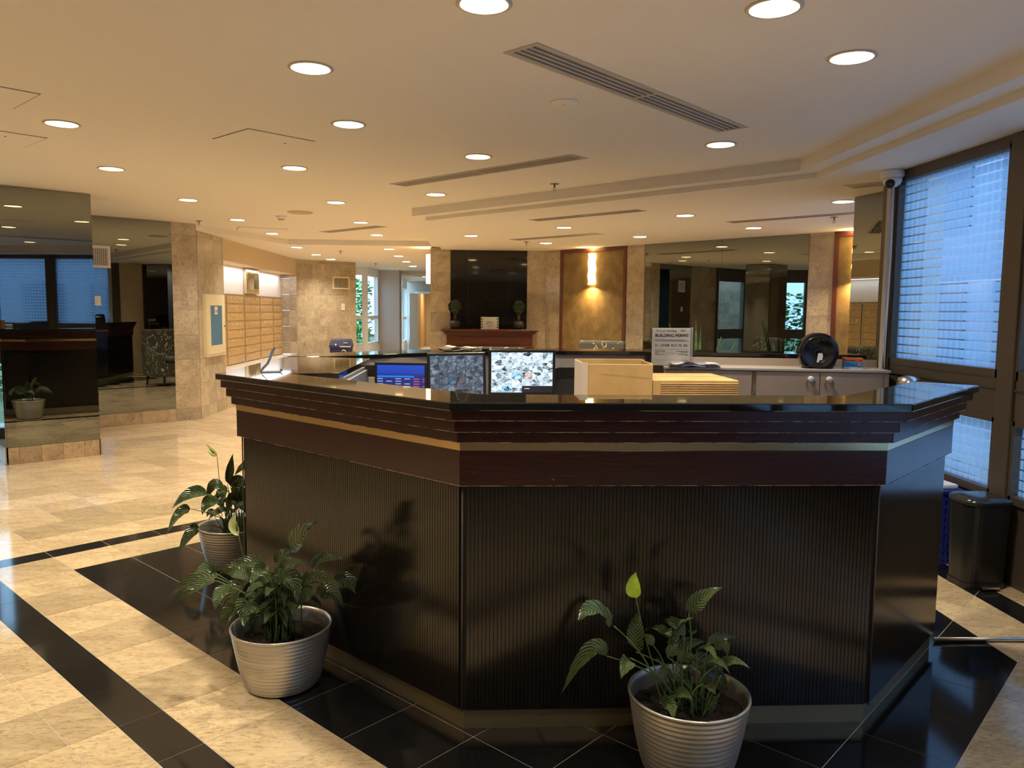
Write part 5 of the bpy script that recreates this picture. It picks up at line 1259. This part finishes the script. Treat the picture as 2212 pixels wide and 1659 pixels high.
# fireplace mantel
mt = thing('mantelpiece', 'dark red mahogany fireplace mantel against the black marble', 'mantelpiece', (.25, 12.99, 0))
MB().box(-.795, .795, -.36, 0, 1.175, 1.205, MANTEL_W).build('mantel_shelf', mt, bevel=.006)
for z0, z1, w_, d_ in ((1.155, 1.174, .765, .335), (1.13, 1.154, .74, .315), (1.115, 1.129, .715, .295)): MB().box(-w_, w_, -d_, 0, z0, z1, MANTEL_W).build('crown_moulding', mt, bevel=.005)
MB().box(-.70, .70, -.27, 0, .93, 1.114, MANTEL_W).build('frieze', mt); MB().box(-.52, .52, -.278, -.27, .965, 1.085, MANTEL_W).build('frieze_panel', mt, bevel=.006); frame_xz(.98, .10, .012, -.286, -.278, MANTEL_W, 'panel_bead', mt, .975)
MB().box(-.73, .73, -.30, 0, .905, .929, MANTEL_W).build('lower_moulding', mt, bevel=.004)
for s in (-1, 1):
    MB().box(min(s * .53, s * .70), max(s * .53, s * .70), -.27, 0, 0, .904, MANTEL_W).build('pilaster', mt)
    b = MB()
    for k in range(6): b.box(s * .545 + s * k * .024 - .007, s * .545 + s * k * .024 + .007, -.279, -.27, .06, .88, MANTEL_W)
    b.build('fluting', mt)
MB().box(-.529, .529, -.20, 0, .62, .904, MANTEL_W).build('lintel', mt); MB().box(-.529, .529, -.16, 0, .0, .619, REED_D).build('firebox', mt)
TOPI = noisy('topiary_foliage', (.01, .02, .01), (.05, .075, .025), 30, .8, .4)
def topiary(x, lb):
    o = thing('topiary', lb, 'plant', (x, 12.80, 1.205))
    DKP = mat('dark_pot', (.02, .022, .025), .4)
    MB().lathe([(0, 0), (.06, 0), (.085, .04), (.09, .09), (.075, .13), (.06, .14), (.055, .13)], DKP, 20).build('pot', o)
    rr = random.Random(5); b = MB()
    for k in range(7):
        a = k * .9; b.tube([(.03 * math.cos(a), .03 * math.sin(a), .12), (.016 * math.cos(a + 1), .016 * math.sin(a + 1), .20), (.045 * math.cos(a + 2), .045 * math.sin(a + 2), .30)], .005, mat('twig', (.09, .07, .03), .8), 5)
    b.build('trunk', o)
    b = MB()
    for _ in range(420):
        d = Vector((rr.gauss(0, 1), rr.gauss(0, 1), rr.gauss(0, 1))).normalized(); c = d * .105 * rr.uniform(.82, 1.05) + Vector((0, 0, .36)); a = d.orthogonal().normalized() * .018; e = d.cross(a).normalized() * .014
        s = len(b.v); b.v += [tuple(c - a), tuple(c + e + d * .01), tuple(c + a + d * .012), tuple(c - e)]; b.face([s, s + 1, s + 2, s + 3], TOPI)
    b.lathe([(0, -.09), (.06, -.07), (.09, 0), (.06, .07), (0, .09)], TOPI, 14, (0, 0, .36)); b.build('foliage_ball', o)['kind'] = 'stuff'
topiary(-.315, 'small ball topiary in a dark pot on the left end of the mantel'); topiary(.725, 'small ball topiary in a dark pot on the right end of the mantel')
fr = thing('framed_print', 'small white fruit bowl print with black block borders, standing on the mantel', 'picture', (.25, 12.82, 1.205))
MB().box(-.145, .145, 0, .02, 0, .20, mat('print_white', (.68, .66, .60), .6)).build('print', fr)
for s in (-1, 1):
    for k in range(4): MB().box(s * .128 - .010, s * .128 + .010, -.002, 0, .02 + k * .045, .045 + k * .045, BLACK_PL).build('border_block', fr)
b = MB(); b.tube([(.045 * math.cos(a) , -.003, .10 + .045 * math.sin(a)) for a in [math.pi + math.pi * k / 12 for k in range(13)]], .0022, INKG, 5); b.tube([(-.05, -.003, .10), (.05, -.003, .10)], .002, INKG, 5)
for x, z in ((-.03, .115), (-.01, .122), (.015, .118), (.035, .112)): b.tube([(x + .010 * math.cos(a), -.003, z + .010 * math.sin(a)) for a in [2 * math.pi * k / 10 for k in range(11)]], .0018, INKG, 5)
for x0, z0, x1, z1 in ((-.06, .135, -.03, .12), (.0, .15, .01, .125), (-.065, .12, -.04, .115)): b.tube([(x0, -.003, z0), (x1, -.003, z1)], .0018, INKG, 5)
b.build('sketch', fr)

# armchairs
def armchair(lb, loc, rz):
    o = thing('armchair', lb, 'armchair', loc, rz)
    MB().box(-.33, .33, -.36, .30, .18, .46, FABRIC).build('seat_base', o, bevel=.03); MB().box(-.27, .27, -.38, .24, .461, .55, FABRIC).build('seat_cushion', o, bevel=.04)
    b = MB(); prof = [(.16, .40), (.34, .40), (.40, .75), (.46, 1.06), (.40, 1.085), (.30, 1.08), (.24, .80)]
    s = len(b.v); k = len(prof); b.v += [(-.345, p[0], p[1]) for p in prof] + [(.345, p[0], p[1]) for p in prof]
    for i in range(k): j = (i + 1) % k; b.face([i, j, k + j, k + i], FABRIC)
    b.face(list(range(k))[::-1], FABRIC); b.face([k + i for i in range(k)], FABRIC); b.build('backrest', o, bevel=.035)
    for sx in (-1, 1):
        b = MB(); pr = [(-.36, .18), (.33, .18), (.38, .70), (.30, .86), (.12, .72), (-.08, .645), (-.36, .62)]; xa, xb = (sx * .30, sx * .40) if sx > 0 else (-.40, -.30); k = len(pr)
        b.v += [(xa, p[0], p[1]) for p in pr] + [(xb, p[0], p[1]) for p in pr]
        for i in range(k): j = (i + 1) % k; b.face([i, j, k + j, k + i], FABRIC)
        b.face(list(range(k))[::-1], FABRIC); b.face([k + i for i in range(k)], FABRIC); b.build('armrest', o, bevel=.03)
        for yy, tl in ((-.31, 0.), (.27, .05)): MB().tube([(sx * .31, yy, .18), (sx * .32, yy + tl, 0)], [.024, .017], mat('dark_leg', (.03, .018, .012), .35), 8).build('leg', o)
armchair('branch-patterned armchair facing the fireplace, close behind the rear counter', (.88, 7.90, 0), math.radians(212))
armchair('branch-patterned armchair in the middle, its rounded top just above the right monitor', (.40, 9.45, 0), math.radians(160))
armchair('branch-patterned armchair with its back toward the lit brown panel', (1.72, 10.95, 0), math.radians(-22))
sp_ = thing('snake_plant', 'spiky dark green potted plant before the wall mirror', 'plant', (2.78, 9.55, 0))
MB().lathe([(0, 0), (.14, 0), (.19, .30), (.18, .31), (.165, .29), (0, .28)], mat('dark_pot', (.02, .022, .025), .4), 24).build('pot', sp_)
rr = random.Random(8); SPK = noisy('spiky_leaf', (.015, .05, .02), (.08, .17, .05), 12, .4)
for k in range(15):
    a = rr.uniform(0, 6.28); ln = rr.uniform(.6, 1.15); lean = rr.uniform(.05, .38); b = MB(); c0 = Vector((.08 * math.cos(a), .08 * math.sin(a), .28)); d = Vector((math.cos(a) * lean, math.sin(a) * lean, 1)).normalized(); sd = d.cross(Vector((math.cos(a), math.sin(a), 0))).normalized()
    L = []
    for i in range(9):
        t = i / 8; w_ = .035 * (1 - t ** 2.2) + .001; p = c0 + d * ln * t + Vector((math.cos(a), math.sin(a), 0)) * .12 * t * t; L += [tuple(p - sd * w_), tuple(p + Vector((0, 0, 0)) - Vector((math.cos(a), math.sin(a), 0)) * .01), tuple(p + sd * w_)]
    b.v = L
    for i in range(8): b.face([3 * i, 3 * i + 1, 3 * i + 4, 3 * i + 3], SPK, True); b.face([3 * i + 1, 3 * i + 2, 3 * i + 5, 3 * i + 4], SPK, True)
    b.build('leaf', sp_, fix=False)

# recycling bin and domed bin at the far left wall
rb_ = thing('recycling_bin', 'dark blue recycling bin with a lid before the far stone wall', 'recycling bin', (-2.72, 16.1, 0), math.radians(6))
NAVY = mat('navy_plastic', (.012, .02, .09), .35)
b = MB(); lo, hi = rrect(.36, .42, .03, 3), rrect(.44, .48, .03, 3); k = len(lo); b.v += [(p[0], p[1], 0) for p in lo] + [(p[0], p[1], .74) for p in hi]
for i in range(k): j = (i + 1) % k; b.face([i, j, k + j, k + i], NAVY)
b.face(list(range(k))[::-1], NAVY); b.face([k + i for i in range(k)], NAVY); b.build('bin_body', rb_)
MB().box(-.235, .235, -.255, .255, .741, .765, NAVY).build('bin_rim', rb_, bevel=.006)
b = MB(); b.v = [(-.235, -.25, .768), (.235, -.25, .768), (.235, .25, .768), (-.235, .25, .768), (-.20, -.19, .90), (.20, -.19, .90), (.20, .20, .905), (-.20, .20, .905)]
for f in ((0, 1, 5, 4), (1, 2, 6, 5), (2, 3, 7, 6), (3, 0, 4, 7), (4, 5, 6, 7), (3, 2, 1, 0)): b.face(list(f), NAVY)
b.build('bin_lid', rb_, bevel=.012)
MB().box(.05, .14, -.247, -.235, .83, .842, WHITE_PL).build('lid_label', rb_); MB().lathe([(.018, 0), (.018, .006)], WHITE_PL, 12, M=Matrix.Translation((-.10, -.24, .80)) @ RX).build('lid_lock', rb_)
MB().box(-.02, .20, -.262, -.250, .752, .770, mat('bag_edge', (.7, .7, .75), .5)).build('bag_edge', rb_)
b = MB()
for q in range(3):
    a0 = math.pi / 2 + q * 2 * math.pi / 3
    c = Vector((.06 * math.cos(a0), .06 * math.sin(a0)))
    pts = [(.06 + c.x + .034 * math.cos(a0 + t_), -.252, .60 + c.y + .034 * math.sin(a0 + t_)) for t_ in (-1.9, -1.2, -.4, .4, 1.2)]
    b.tube(pts, .009, WHITE_PL, 6); b.lathe([(.0, 0), (.018, 0), (0, .012)], WHITE_PL, 3, M=Matrix.Translation(pts[-1]) @ RX)
b.build('recycling_symbol', rb_)
db = thing('dome_top_bin', 'round bin with a shiny dark domed top left of the blue recycling bin', 'bin', (-3.14, 15.9, 0))
MB().lathe([(0, 0), (.15, 0), (.16, .44)], mat('bin_grey', (.1, .1, .1), .4), 24).build('bin_body', db); MB().lathe([(.165, .441), (.16, .49), (.13, .545), (.07, .58), (0, .59)], mat('dark_chrome', (.25, .22, .18), .15, 1.), 28).build('domed_lid', db)
